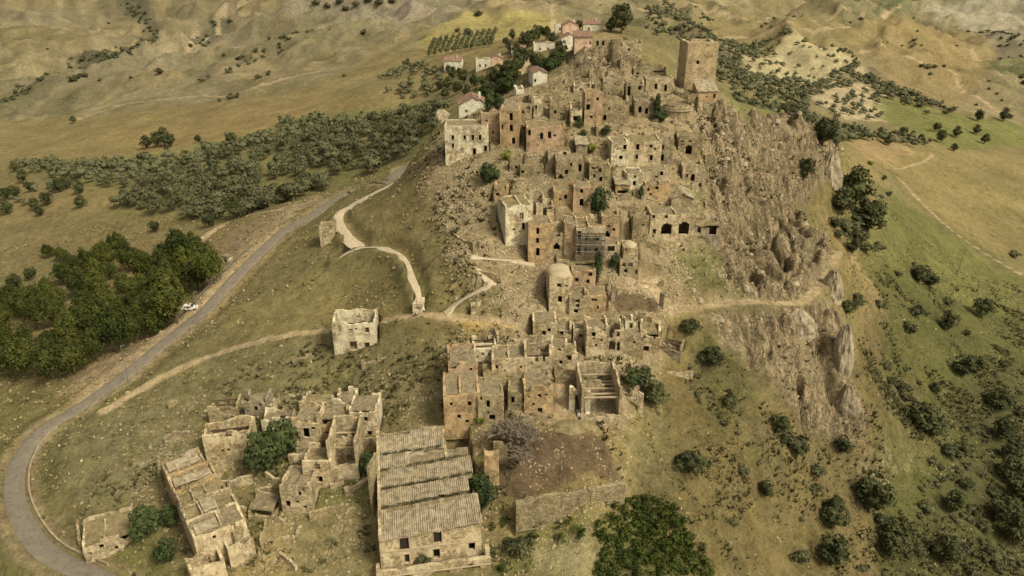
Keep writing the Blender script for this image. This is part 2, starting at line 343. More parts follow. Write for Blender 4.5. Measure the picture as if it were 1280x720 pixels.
class MB:
    def __init__(s): s.v = []; s.f = []
    def box(s, x0, x1, y0, y1, z0, z1, j=0.0):
        n = len(s.v)
        for z in (z0, z1):
            for x, y in ((x0, y0), (x1, y0), (x1, y1), (x0, y1)):
                s.v.append((x + rnd.uniform(-j, j), y + rnd.uniform(-j, j), z + rnd.uniform(-j, j)))
        for q in ((3, 2, 1, 0), (4, 5, 6, 7), (0, 1, 5, 4), (1, 2, 6, 5), (2, 3, 7, 6), (3, 0, 4, 7)): s.f.append([n + i for i in q])
        return s
    def tube(s, p0, p1, r0, r1, k=6):
        p0 = Vector(p0); p1 = Vector(p1); d = (p1 - p0).normalized(); a = d.orthogonal().normalized(); b = d.cross(a); n = len(s.v)
        for p, r in ((p0, r0), (p1, r1)):
            for i in range(k):
                t = 2 * math.pi * i / k; q = p + a * (math.cos(t) * r) + b * (math.sin(t) * r); s.v.append(tuple(q))
        for i in range(k):
            jn = (i + 1) % k; s.f.append([n + i, n + jn, n + k + jn, n + k + i])
        s.f.append([n + k + i for i in range(k)]); s.f.append([n + k - 1 - i for i in range(k)]); return s
    def build(s, name, mat, parent=None, smooth=False): return mesh_obj(name, s.v, s.f, mat, parent, smooth)

# ------------------------------------------------------------------ ground edits: road and paths
def spline(P_, step):
    P_ = [np.array(p, float) for p in P_]; P_ = [2 * P_[0] - P_[1]] + P_ + [2 * P_[-1] - P_[-2]]; res = []
    for i in range(1, len(P_) - 2):
        p0, p1, p2, p3 = P_[i - 1:i + 3]; n = max(2, int(np.linalg.norm(p2 - p1) / step))
        for k in range(n):
            t = k / n; res.append(0.5 * ((2 * p1) + (-p0 + p2) * t + (2 * p0 - 5 * p1 + 4 * p2 - p3) * t * t + (-p0 + 3 * p1 - 3 * p2 + p3) * t ** 3))
    res.append(P_[-2]); return np.array(res)
def smooth1(z, n):
    for _ in range(n): z = np.concatenate([z[:1], (z[:-2] + 2 * z[1:-1] + z[2:]) / 4, z[-1:]])
    return z
def near(line, reach):
    "distance from each ground vertex to a line, with the line's height there"
    D = np.full(H.shape, 1e9); Z = np.zeros(H.shape); S = np.zeros(H.shape)
    x0, x1 = line[:, 0].min() - reach, line[:, 0].max() + reach; y0, y1 = line[:, 1].min() - reach, line[:, 1].max() + reach
    sel = np.nonzero((GX > x0) & (GX < x1) & (GY > y0) & (GY < y1)); vx = GX[sel]; vy = GY[sel]
    d = np.full(vx.shape, 1e9); z = np.zeros(vx.shape)
    for k in range(len(line) - 1):
        p, q = line[k, :2], line[k + 1, :2]; e = q - p; L2 = (e ** 2).sum() + 1e-9
        t = np.clip(((vx - p[0]) * e[0] + (vy - p[1]) * e[1]) / L2, 0, 1)
        dd = np.hypot(vx - p[0] - t * e[0], vy - p[1] - t * e[1]); m = dd < d
        d[m] = dd[m]; z[m] = (line[k, 2] + t * (line[k + 1, 2] - line[k, 2]))[m]
    D[sel] = d; Z[sel] = z; return D, Z
ROAD_PX = [(150, 735), (108, 716), (62, 694), (33, 660), (18, 620), (24, 580), (52, 542), (100, 508), (150, 473), (205, 430), (258, 384), (305, 335), (352, 291), (395, 262), (440, 240), (478, 225)]
ROADW = 4.0
_r = np.array(hits(ROAD_PX)); _r = np.vstack([_r, [-35.2, 230.0, 33.7], [-24.0, 240.0, 33.5], [-8.0, 250.0, 33.5]])
ROAD = spline(_r, 2.0); ROAD[:, 2] = smooth1(hgt(ROAD[:, 0], ROAD[:, 1]), 30)
PATHS = { 'limestone_path': [
    ([(492, 226), (470, 240), (438, 258), (424, 270), (430, 288), (447, 309)], 3.4),
    ([(447, 309), (480, 310), (504, 322), (515, 345), (522, 365), (526, 388)], 2.0),
    ([(447, 309), (434, 317), (424, 322)], 3.0),
    ([(556, 392), (572, 378), (592, 366), (612, 356), (604, 342), (590, 320)], 2.4),
    ([(590, 320), (614, 322), (640, 326), (668, 330)], 2.2)]}
TRACKS = [ # worn earth, sunk slightly: points, width
    ([(132, 512), (175, 487), (215, 466), (262, 445), (320, 428), (388, 415), (480, 402), (560, 400), (640, 404)], 2.6),
    ([(838, 388), (880, 384), (940, 377), (998, 379), (1020, 362), (1036, 343), (1064, 321)], 2.4),
    ([(348, 262), (300, 272), (262, 292), (240, 312)], 3.0),
    ([(1105, 212), (1160, 198), (1165, 190)], 1.8), ([(1120, 222), (1160, 262), (1200, 296), (1282, 346)], 1.6),
    ([(865, 24), (905, 30), (960, 38), (1040, 42)], 7.0), ([(740, 30), (800, 34), (900, 44), (1000, 56), (1060, 60)], 5.0), ([(1075, 78), (1140, 92), (1200, 118), (1250, 140)], 4.5), ([(235, 76), (270, 50), (300, 18)], 6.0), ([(60, 160), (160, 138), (290, 118), (400, 92)], 3.5), ([(960, 36), (1060, 30), (1130, 22)], 7.0), ([(1205, 76), (1215, 86), (1222, 92)], 9.0), ([(700, 20), (690, 28), (705, 40), (698, 55), (660, 75), (650, 92)], 4.0),
    ([(840, 390), (820, 370), (815, 350)], 4.0), ([(700, 440), (698, 470), (703, 500), (700, 520)], 2.2)]
road_d, road_z = near(ROAD, 26)
wgt = 1 - sstep(ROADW / 2 + 1.2, ROADW / 2 + 8, road_d); H = H * (1 - wgt) + (road_z - 0.12) * wgt
path_lines = []
for pp, wd in PATHS['limestone_path']:
    L = spline(np.array(hits(pp)), 1.0); L[:, 2] = smooth1(hgt(L[:, 0], L[:, 1]), 12); path_lines.append((L, wd))
    d, z = near(L, 8); wg = 1 - sstep(wd / 2 + 0.4, wd / 2 + 2.5, d); H = H * (1 - wg) + (z - 0.10) * wg
track_cov = np.zeros(H.shape); tkeep = np.ones(H.shape)
for pp, wd in TRACKS:
    L = spline(np.array(hits(pp)), 1.5); L[:, 2] = smooth1(hgt(L[:, 0], L[:, 1]), 10)
    d, z = near(L, wd + 9); wg = 1 - sstep(wd / 2 + 0.3, wd / 2 + 2.0, d); H = H * (1 - wg) + (z - 0.05) * wg
    tkeep = np.minimum(tkeep, sstep(wd / 2, wd / 2 + 4.5, d))
    wob = (fbm(GX, GY, 2.5, 3, 5) - 0.5) * 1.6
    track_cov = np.maximum(track_cov, 1 - sstep(wd / 2 - 0.4, wd / 2 + 0.7, d + wob * min(1, wd / 3)))
# ------------------------------------------------------------------ ground cover regions
WX = (fbm(GX, GY, 14, 4, 31) - 0.5); WY = (fbm(GX, GY, 14, 4, 47) - 0.5); LB = np.broadcast_to(BB, H.shape)
FARK = np.clip(np.exp(BB) / 200, 0.5, 6)
def poly_ab(pp):
    r = hits(pp); return np.array([(x / y, math.log(y)) for x, y, z in r])
def inside(poly, A_, B_):
    r = np.zeros(A_.shape, bool); n = len(poly)
    for i in range(n):
        x0, y0 = poly[i]; x1, y1 = poly[(i + 1) % n]
        c = ((y0 > B_) != (y1 > B_)); xx = (x1 - x0) * (B_ - y0) / ((y1 - y0) if y1 != y0 else 1e-9) + x0
        r ^= c & (A_ < xx)
    return r
def region(pp, soft=0.006, warp=0.05):
    pl = poly_ab(pp); acc = 0.0
    m = ((AA > pl[:, 0].min() - .06) & (AA < pl[:, 0].max() + .06) & (BB > pl[:, 1].min() - .1) & (BB < pl[:, 1].max() + .1))
    sel = np.nonzero(m); a0 = AA[sel] + WX[sel] * warp; b0 = BB[sel] + WY[sel] * warp
    offs = [(0, 0), (1, 0), (-1, 0), (0, 1), (0, -1), (.7, .7), (-.7, .7), (.7, -.7), (-.7, -.7)]
    for dx, dy in offs: acc = acc + inside(pl, a0 + dx * soft, b0 + dy * soft * 1.5)
    o = np.zeros(H.shape); o[sel] = acc / len(offs); return o
STRAW, GOLD, DRYO, GREEN = (.25, .19, .09), (.215, .17, .078), (.17, .145, .07), (.115, .125, .042)
DIRT, PALE, BROWN, SCRUB = (.29, .22, .14), (.42, .36, .26), (.15, .115, .075), (.115, .11, .055)
TOWNC, ROCKC, BADG, BADB = (.25, .20, .12), (.28, .22, .145), (.185, .16, .115), (.17, .135, .095)
COV = np.zeros(H.shape + (3,)); COV[:] = DRYO
def lay(m, col, k=1.0):
    global COV
    m = (m * k)[..., None]; COV = COV * (1 - m) + np.array(col) * m
big = fbm(GX, GY, 60, 5, 3); lay(sstep(.42, .62, big), STRAW, .7); lay(sstep(.5, .68, fbm(GX, GY, 25, 5, 9)), GREEN, .35)
far = sstep(380, 700, GY); lay(far, (.20, .165, .09)); lay(far * sstep(.45, .6, fbm(GX, GY, 260, 5, 12)), BADG, .6); lay(far * sstep(.52, .56, fbm(GX, GY, 210, 2, 212)), (.15, .145, .065), .4); lay(far * sstep(.5, .62, fbm(GX, GY, 170, 4, 77)), (.225, .18, .09), .7)
lay(far * sstep(.56, .66, fbm(GX, GY, 120, 5, 91)), (.12, .12, .06), .6)
lay(far * sstep(.60, .72, fbm(GX * 1.5, GY, 90, 5, 61, True)), PALE, .15)
gl_ = fbm(GX + GY * .3, GY, 45, 4, 43, True); lay(far * sstep(.62, .5, gl_) if False else far * (1 - sstep(.40, .56, gl_)), (.13, .12, .075), .45); lay(far * sstep(.66, .82, gl_), (.32, .265, .17), .35)
st_ = fbm(GX + GY * .5, GY * .3, 22, 4, 151); lay(far * sstep(.50, .62, st_), (.12, .105, .06), .35); lay(far * (1 - sstep(.36, .46, st_)), (.30, .245, .15), .35)
COVREG = [ # picture outline, colour, strength, softness
 ([(0,205),(0,150),(120,150),(260,130),(400,105),(470,75),(560,60),(680,35),(700,60),(560,90),(500,130),(400,150),(300,175),(200,195)], GOLD, .85, .008),
 ([(100,175),(260,140),(400,118),(440,130),(330,160),(180,190)], (.25,.185,.085), .5, .01),
 ([(0,205),(150,195),(330,160),(350,180),(200,205)], (.19,.18,.075), .6, .008),
 ([(0,130),(110,125),(230,95),(330,60),(350,40),(240,60),(150,95),(60,105)], (.22,.19,.125), .8, .008),
 ([(95,100),(100,88),(150,82),(190,55),(170,30),(120,0),(180,0),(200,30),(205,60),(160,92),(110,110)], (.105,.10,.065), .9, .004),
 ([(0,145),(60,120),(105,112),(60,135),(10,155)], (.13,.12,.075), .85, .006),
 ([(235,78),(250,55),(272,30),(295,38),(280,55)], (.14,.13,.085), .85, .003),
 ([(205,78),(260,35),(290,15),(300,22),(240,70),(215,82)], (.33,.275,.18), .8, .004),
 ([(230,75),(290,58),(292,70),(240,82)], (.33,.27,.17), .7, .003),
 ([(285,70),(300,45),(360,30),(420,45),(560,45),(600,20),(560,5),(420,12),(340,20)], (.235,.205,.15), .85, .006),
 ([(355,22),(368,12),(382,8),(384,14),(366,22)], (.40,.34,.20), .8, .003),
 ([(385,12),(400,0),(500,0),(515,8),(450,16)], (.09,.09,.055), .8, .004),
 ([(470,38),(480,25),(560,24),(600,14),(590,32),(520,42)], (.26,.215,.17), .7, .006),
 ([(608,34),(612,20),(640,14),(660,24),(640,36)], (.34,.27,.15), .8, .003),
 ([(520,60),(560,44),(700,35),(690,50),(600,56),(560,70)], (.33,.28,.11), .7, .004),
 ([(470,110),(440,118),(480,95)], BADG, .6, .006),
 ([(350,150),(470,130),(540,120),(550,200),(480,215),(330,265),(260,275),(150,262),(40,225),(160,212),(300,185)], (.16,.155,.065), .75, .008),
 ([(0,225),(140,235),(150,262),(60,280),(0,275)], (.22,.175,.085), .8, .01),
 ([(0,300),(140,275),(300,275),(260,330),(120,300),(0,350)], (.20,.16,.08), .8, .01),
 ([(400,108),(480,90),(520,75),(540,75),(540,125),(470,128)], (.24,.20,.10), .6, .008),
 ([(840,35),(920,30),(1060,45),(1130,30),(1280,30),(1280,80),(1200,105),(1000,75),(900,62)], (.25,.20,.10), .8, .008),
 ([(1085,40),(1100,8),(1140,10),(1140,30),(1110,36)], (.15,.155,.085), .8, .004),
 ([(1140,8),(1280,5),(1280,75),(1240,70),(1200,40),(1150,20)], (.40,.36,.28), .75, .006),
 ([(1225,60),(1280,60),(1280,85),(1250,80)], (.16,.14,.10), .8, .006),
 ([(1075,45),(1190,50),(1240,100),(1200,150),(1110,120),(1075,80)], (.26,.20,.10), .7, .01),
 ([(1225,95),(1280,80),(1280,110),(1240,112)], (.15,.16,.075), .7, .006),
 ([(930,75),(1000,60),(1070,80),(1080,100),(1000,108),(930,100)], (.42,.36,.22), .9, .004),
 ([(1000,118),(1040,108),(1110,120),(1110,150),(1060,150)], (.44,.36,.24), .75, .004),
 ([(1090,120),(1180,145),(1280,160),(1280,185),(1180,185),(1110,150)], (.16,.17,.055), .85, .006),
 ([(905,130),(960,120),(1010,140),(980,150),(930,145)], (.16,.165,.055), .85, .005),
 ([(1050,170),(1130,180),(1180,185),(1280,188),(1280,330),(1180,280),(1110,215),(1060,220)], (.215,.175,.08), .85, .008),
 ([(1060,170),(1140,180),(1130,205),(1080,200)], (.33,.24,.13), .7, .006),
 ([(1110,230),(1180,290),(1280,350),(1280,720),(1100,720),(1090,600),(1110,450),(1080,330)], (.125,.132,.045), .85, .012),
 ([(1200,480),(1280,440),(1280,720),(1100,720),(1180,600)], (.10,.10,.042), .8, .014),
 ([(1090,450),(1150,470),(1180,560),(1120,580),(1090,520)], (.19,.165,.075), .7, .012),
 ([(800,560),(840,480),(900,500),(1000,600),(1080,720),(880,720),(840,640)], (.185,.15,.068), .85, .014),
 ([(860,420),(930,440),(960,500),(900,540),(850,480)], (.12,.12,.05), .7, .012),
 ([(900,480),(960,520),(1000,600),(960,590)], (.13,.12,.06), .6, .012),
 ([(60,500),(110,455),(180,425),(240,390),(290,325),(320,300),(340,300),(262,382),(190,440),(110,503)], (.30,.225,.14), .9, .006),
 ([(0,485),(60,490),(70,510),(30,560),(0,600)], (.165,.145,.06), .8, .01),
 ([(290,330),(280,300),(330,270),(400,240),(400,250),(340,290)], (.235,.17,.115), .8, .006),
 ([(440,262),(500,225),(560,230),(600,330),(560,380),(530,380),(516,330),(450,300)], (.215,.175,.085), .85, .01),
 ([(180,470),(260,440),(400,420),(560,410),(560,560),(480,540),(260,520),(200,520)], (.175,.155,.08), .8, .012),
 ([(60,560),(130,510),(220,500),(260,560),(200,600),(110,640)], (.185,.165,.09), .8, .012),
 ([(120,660),(200,650),(220,720),(100,720)], (.155,.15,.055), .8, .01),
 ([(300,380),(420,330),(500,350),(500,395),(400,400),(300,430)], (.20,.165,.075), .75, .012),
 ([(575,402),(640,402),(650,412),(590,416)], (.40,.28,.10), .9, .003),
 ([(370,640),(450,625),(470,640),(470,720),(360,720)], (.19,.165,.085), .8, .008),
 ([(440,565),(472,565),(472,640),(440,630),(400,640)], (.14,.145,.055), .8, .006),
 # town
 ([(556,190),(590,140),(640,118),(700,98),(790,80),(905,120),(900,300),(830,345),(840,400),(830,450),(780,530),(560,530),(560,470),(600,420),(640,400),(610,330),(620,280),(600,230)], TOWNC, .9, .008),
 ([(510,200),(560,190),(610,250),(640,330),(600,380),(570,330),(545,250)], (.30,.235,.145), .85, .01),
 ([(780,330),(830,340),(860,370),(930,372),(930,385),(840,395),(790,380)], (.36,.28,.18), .9, .006),
 ([(760,362),(800,358),(826,372),(826,392),(770,392)], (.10, .072, .045), .97, .002),
 ([(612,545),(700,535),(755,550),(780,610),(650,628),(620,620)], (.115, .082, .052), .97, .003),
 ([(690,470),(712,470),(716,516),(690,520),(660,522),(640,528),(620,545),(600,540)], (.215,.165,.11), .9, .004),
 ([(705,478),(722,480),(720,500),(706,500)], (.18,.13,.06), .9, .002),
 ([(645,660),(750,640),(800,640),(880,720),(620,720)], (.14,.145,.05), .8, .01),
 ([(660,690),(740,660),(750,720),(670,720)], (.28,.24,.14), .8, .008),
 ([(780,540),(830,520),(860,600),(800,640),(770,580)], (.20,.17,.085), .8, .01),
 ([(700,98),(715,62),(750,55),(795,65),(790,85),(740,95)], (.235,.20,.145), .9, .004),
 ([(845,242),(880,236),(895,260),(860,270)], GREEN, .8, .004),
 ([(840,310),(880,300),(900,340),(860,360)], (.155,.15,.065), .6, .006),
]
for pp, col, k, sf in COVREG: lay(region(pp, sf, 0.05 if sf > .005 else 0.02), col, k)
ROCKREG = [
 ([(870,130),(905,125),(935,160),(960,225),(1000,270),(1040,312),(1062,322),(1030,350),(1000,378),(935,374),(905,345),(890,290),(870,200)], 1.0, .006),
 ([(930,160),(1000,150),(1048,165),(1050,205),(1010,250),(975,235),(945,200)], 1.0, .005),
 ([(1000,380),(1050,385),(1066,440),(1066,490),(1085,520),(1050,560),(1000,540),(960,470),(900,430),(890,400)], .8, .008),
 ([(700,98),(715,64),(750,55),(795,65),(795,90),(740,97)], .75, .005)]
rock = np.zeros(H.shape)
for pp, k, sf in ROCKREG: rock = np.maximum(rock, region(pp, sf, .04) * k)
lay(rock, ROCKC, .85); lay(rock * sstep(.52, .66, fbm(GX, GY, 9, 4, 21)), (.17,.155,.085), .6)
town = region([(556,190),(590,140),(640,118),(700,98),(790,80),(905,120),(905,300),(850,345),(840,400),(830,450),(780,530),(560,530),(560,470),(600,420),(560,390),(545,300),(530,230)], .01)
lower = region([(120,600),(260,495),(470,490),(560,420),(640,410),(800,460),(800,560),(760,640),(640,720),(200,720),(100,690)], .012)
bare = region([(760,362),(800,358),(826,372),(826,392),(770,392)], .002) + region([(612,545),(700,535),(755,550),(780,610),(650,628),(620,620)], .003)
rocky = np.clip(rock * 1.0 + town * .50 + lower * .32 + region([(1050,570),(1080,520),(1150,560),(1100,640),(1040,600)], .012) * .5, 0, 1)
lay(track_cov, (.37, .29, .185), .85)
rocky = rocky * (1 - np.clip(bare, 0, 1)); ring = np.exp(-((road_d - ROADW / 2 - 1.0) / 1.1) ** 2); lay(ring, (.27, .21, .13), .75)
rocky = np.clip(rocky * (1 - track_cov) * (1 - sstep(0, 1, 1 - np.clip(road_d / 6, 0, 1))), 0, 1)
# grass and fields are darker and duller than stone and bare earth
shoulder = region([(60,500),(110,455),(180,425),(240,390),(290,325),(345,268),(400,240),(400,256),(340,300),(262,382),(190,440),(110,503)], .006); lay(shoulder, (.30, .235, .15), .7)
_dk = np.clip(1 - shoulder - town - .6 * rock - track_cov - bare, 0, 1)[..., None]; _rs = region([(820,470),(900,420),(1050,560),(1100,330),(1140,340),(1290,400),(1290,730),(780,730),(800,600)], .014)[..., None]
COV = COV * (1 - _dk * (.10 + .26 * _rs)) * (1 - far[..., None] * np.array([.10, .09, .08]))
# ------------------------------------------------------------------ ground relief
keep = np.clip(1 - wgt, 0, 1) * tkeep
for L, wd in path_lines:
    d, _ = near(L, 8); keep *= sstep(wd / 2 + 0.2, wd / 2 + 2.2, d)
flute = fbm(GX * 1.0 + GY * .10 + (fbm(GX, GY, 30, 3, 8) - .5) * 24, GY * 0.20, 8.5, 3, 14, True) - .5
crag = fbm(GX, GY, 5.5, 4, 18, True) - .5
f2 = fbm(GX + GY * .12 + (fbm(GX, GY, 12, 3, 9) - .5) * 6, GY * .2, 3.0, 3, 19, True) - .5
f3 = fbm(GX + (fbm(GX, GY, 20, 3, 109) - .5) * 14, GY * .6, 11, 4, 119, True) - .5
H = H + keep * rock * (flute * 7.5 + f2 * 4.0 + crag * 1.8 + f3 * 1.5)
crev = (1 - abs(2 * vnoise(GX / 6.0 + GY / 60 + (fbm(GX, GY, 9, 3, 161) - .5) * 1.6, GY / 27.0, 163) - 1)) ** 7 + .7 * (1 - abs(2 * vnoise(GX / 13.0 - GY / 40 + (fbm(GX, GY, 14, 3, 171) - .5) * 1.8, GY / 34.0, 173) - 1)) ** 9
H = H - keep * rock * 5.0 * np.clip(crev, 0, 1.1)
_ph = H / 5.5 + fbm(GX, GY, 18, 3, 131) * 2.2; _st = (_ph - np.floor(_ph)); H = H + keep * rock * 1.7 * (sstep(.25, .75, _st) - _st)
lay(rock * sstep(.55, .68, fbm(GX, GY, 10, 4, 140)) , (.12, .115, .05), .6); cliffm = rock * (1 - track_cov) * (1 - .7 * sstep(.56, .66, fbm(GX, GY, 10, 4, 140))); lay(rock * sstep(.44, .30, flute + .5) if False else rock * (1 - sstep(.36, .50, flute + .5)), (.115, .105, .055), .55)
H = H + keep * ((fbm(GX, GY, 9, 5, 2) - .5) * 1.1 + town * (fbm(GX, GY, 4.5, 4, 6, True) - .5) * 1.0 + lower * (fbm(GX, GY, 3, 3, 66) - .5) * .6)
H = H + keep * (fbm(GX, GY, 1.7, 2, 29) - .5) * .35 * (GY < 320)
H = H + sstep(260, 480, GY) * (1 - sstep(0, 1, town)) * (fbm(GX, GY, 48, 5, 4) - .5) * 7
gul = fbm(GX + (fbm(GX, GY, 200, 3, 88) - .5) * 150, GY, 120, 5, 53, True) - .5
H = H + sstep(550, 1000, GY) * gul * 70 + sstep(420, 800, GY) * (fbm(GX + GY * .3, GY, 45, 4, 43, True) - .5) * 8
H1 = H.copy()
# ------------------------------------------------------------------ walls with real openings
def wall_geo(L, top, T=0.5, opens=(), cell=0.8, rag=0.35, seed=0, base=-3.0, slope=0.0):
    """a wall of length L along +x, outer face at y=0, thickness T; opens: (x0,x1,z0,z1,arched);
    top edge is broken by rag metres; slope raises the far end"""
    xs = set(np.round(np.linspace(0, L, max(2, int(L / cell) + 1)), 3)); zs = set(np.round(np.linspace(0, top + abs(slope) * 0 + rag, max(2, int((top + rag) / cell) + 1)), 3))
    fine = []
    for (x0, x1, z0, z1, ar) in opens:
        xs |= {round(x0, 3), round(x1, 3)}; zs |= {round(z0, 3), round(z1, 3)}
        if ar:
            for k in (1, 2, 3): xs.add(round(x0 + (x1 - x0) * k / 4, 3))
            r = (x1 - x0) / 2
            zs |= {round(max(z0 + .1, z1 - r), 3), round(z1 - r * .5, 3), round(z1 - r * .13, 3)}
    def thin(s_, must):
        s_ = sorted(s_); r = [s_[0]]
        for v in s_[1:]:
            if v - r[-1] < 0.12:
                if v in must: r[-1] = v
            else: r.append(v)
        return r
    mx = {0.0, round(L, 3)} | {round(v, 3) for o in opens for v in o[:2]}
    mz = {0.0} | {round(v, 3) for o in opens for v in o[2:4]}
    xs = thin(xs, mx); zs = [base] + thin(zs, mz)
    xs = np.array(xs); zs = np.array(zs); nx, nz = len(xs), len(zs)
    def topf(x):
        v = fbm(np.array([x + seed * 3.7]), np.array([seed * 1.9]), 2.2, 3, seed % 97)[0]
        return top + slope * x / max(L, .1) - rag * min(1.7, max(0, (v - 0.42)) * 6.5)
    tops = np.array([topf(x) for x in xs])
    pres = np.ones((nx - 1, nz - 1), bool)
    for i in range(nx - 1):
        xc = (xs[i] + xs[i + 1]) / 2
        for j in range(nz - 1):
            zc = (zs[j] + zs[j + 1]) / 2
            if zs[j] >= min(tops[i], tops[i + 1]) - 0.02: pres[i, j] = False
            for (x0, x1, z0, z1, ar) in opens:
                if x0 < xc < x1 and z0 < zc < z1:
                    if ar:
                        r = (x1 - x0) / 2; zr = z1 - r
                        if zc > zr and ((xc - (x0 + x1) / 2) / r) ** 2 + ((zc - zr) / r) ** 2 > 0.92: continue
                    pres[i, j] = False
    # highest present row in each column reaches the broken top
    vid = {}; V = []; F = []
    ztop = zs[-1]
    def vert(i, j, side):
        k = (i, j, side)
        if k not in vid:
            x, z = xs[i], zs[j]
            z = min(z, tops[i]) if z <= tops[i] or j > 0 else z
            if z < tops[i]:                                  # stretch last row up to the top
                nxt = zs[j + 1] if j + 1 < nz else 1e9
                if nxt > tops[i] and j + 1 < nz and not (pres[min(i, nx - 2), j] or pres[max(i - 1, 0), j]): z = min(tops[i], z + (nxt - zs[j]) * .6)
            e = (fbm(np.array([x * 1.0 + seed]), np.array([z * 1.0 + seed * .7 + side * 9]), 1.3, 2, 5)[0] - .5) * 0.16
            if i in (0, nx - 1) : e *= .4
            vid[k] = len(V); V.append((x, (T - e) if side else e, z))
        return vid[k]
    P = np.zeros((nx + 1, nz + 1), bool); P[1:-1, 1:-1] = pres
    for i in range(nx - 1):
        for j in range(nz - 1):
            if not pres[i, j]: continue
            a, b, c, d = (vert(i, j, 0), vert(i + 1, j, 0), vert(i + 1, j + 1, 0), vert(i, j + 1, 0))
            F.append([a, b, c, d])
            e, f, g_, h = (vert(i, j, 1), vert(i + 1, j, 1), vert(i + 1, j + 1, 1), vert(i, j + 1, 1))
            F.append([f, e, h, g_])
            if not P[i, j + 1]: F.append([e, a, d, h])
            if not P[i + 2, j + 1]: F.append([b, f, g_, c])
            if not P[i + 1, j + 2]: F.append([d, c, g_, h])
            if not P[i + 1, j] and j > 0: F.append([e, f, b, a])
    return V, F
def place_wall(name, parent, mat, o, ang, *args, **kw):
    V, F = wall_geo(*args, **kw); c, s = math.cos(ang), math.sin(ang)
    V = [(o[0] + x * c - y * s, o[1] + x * s + y * c, z) for x, y, z in V]
    return mesh_obj(name, V, F, mat, parent)
def sheet(name, parent, mat, x0, x1, y0, y1, zf, n=1.1, th=0.25, amp=0.12, seed=0):
    "an uneven slab; zf(x,y) gives its height"
    nx = max(2, int((x1 - x0) / n) + 1); ny = max(2, int((y1 - y0) / n) + 1)
    X, Y = np.meshgrid(np.linspace(x0, x1, nx), np.linspace(y0, y1, ny))
    Z = np.vectorize(zf)(X, Y) + (fbm(X + seed * 7, Y + seed * 3, 1.8, 3, seed % 89) - .5) * amp * 2
    top = np.stack([X, Y, Z], -1).reshape(-1, 3); bot = top.copy(); bot[:, 2] -= th; N = nx * ny
    idx = np.arange(N).reshape(ny, nx); f = np.stack([idx[:-1, :-1], idx[:-1, 1:], idx[1:, 1:], idx[1:, :-1]], -1).reshape(-1, 4)
    F = f.tolist() + (f[:, ::-1] + N).tolist()
    ed = list(idx[0, :]) + list(idx[1:, -1]) + list(idx[-1, -2::-1]) + list(idx[-2:0:-1, 0])
    for k in range(len(ed)):
        a, b = int(ed[k]), int(ed[(k + 1) % len(ed)]); F.append([a, a + N, b + N, b])
    return mesh_obj(name, np.vstack([top, bot]), F, mat, parent)
def frame_part(parent, x0, x1, z0, z1, y, arch, ang=0.0, o=(0, 0), mat='trim', shut=None):
    "stone surround of one opening, proud of the wall face"
    c, s = math.cos(ang), math.sin(ang); b = MB(); w_ = 0.12; j = 0.02
    b.box(x0 - w_, x0 + .02, -0.07, 0.25, z0, z1, j); b.box(x1 - .02, x1 + w_, -0.07, 0.25, z0, z1, j)
    b.box(x0 - w_ - .05, x1 + w_ + .05, -0.10, 0.25, z1 + .003, z1 + w_ + .05, j); b.box(x0 - w_ - .05, x1 + w_ + .05, -0.14, 0.25, z0 - w_ + .02, z0 - .003, j)
    b.v = [(o[0] + x * c - (yy + y) * s, o[1] + x * s + (yy + y) * c, z) for x, yy, z in b.v]
    f = b.build('window_frame', M[mat], parent)
    if shut:
        d = MB(); d.box(x0 + .03, x1 - .03, 0.18, 0.24, z0 + .02, z1 - .02)
        d.v = [(o[0] + x * c - (yy + y) * s, o[1] + x * s + (yy + y) * c, z) for x, yy, z in d.v]
        d.build('dark_infill' if shut == 'wood' else 'pane', M['wood' if shut == 'wood' else 'glass'], f)
    return f
PADS = []          # footprints cut into the slope: origin, yaw, half width, depth, z
BUILT = []
def facade_xz(P, yaw, px, py):
    "where a sight line meets the facade plane through P: distance along it and height"
    a, s = ray(px, py); n = (math.sin(yaw), -math.cos(yaw))
    t = (P[0] * n[0] + P[1] * n[1]) / (a * n[0] + n[1])
    x, y, z = a * t, t, CZ - s * t
    return (x - P[0]) * math.cos(yaw) + (y - P[1]) * math.sin(yaw), z - P[2]
def px_per_m(P):
    d = P[1] * cP + (CZ - P[2]) * sP; return FPX / d
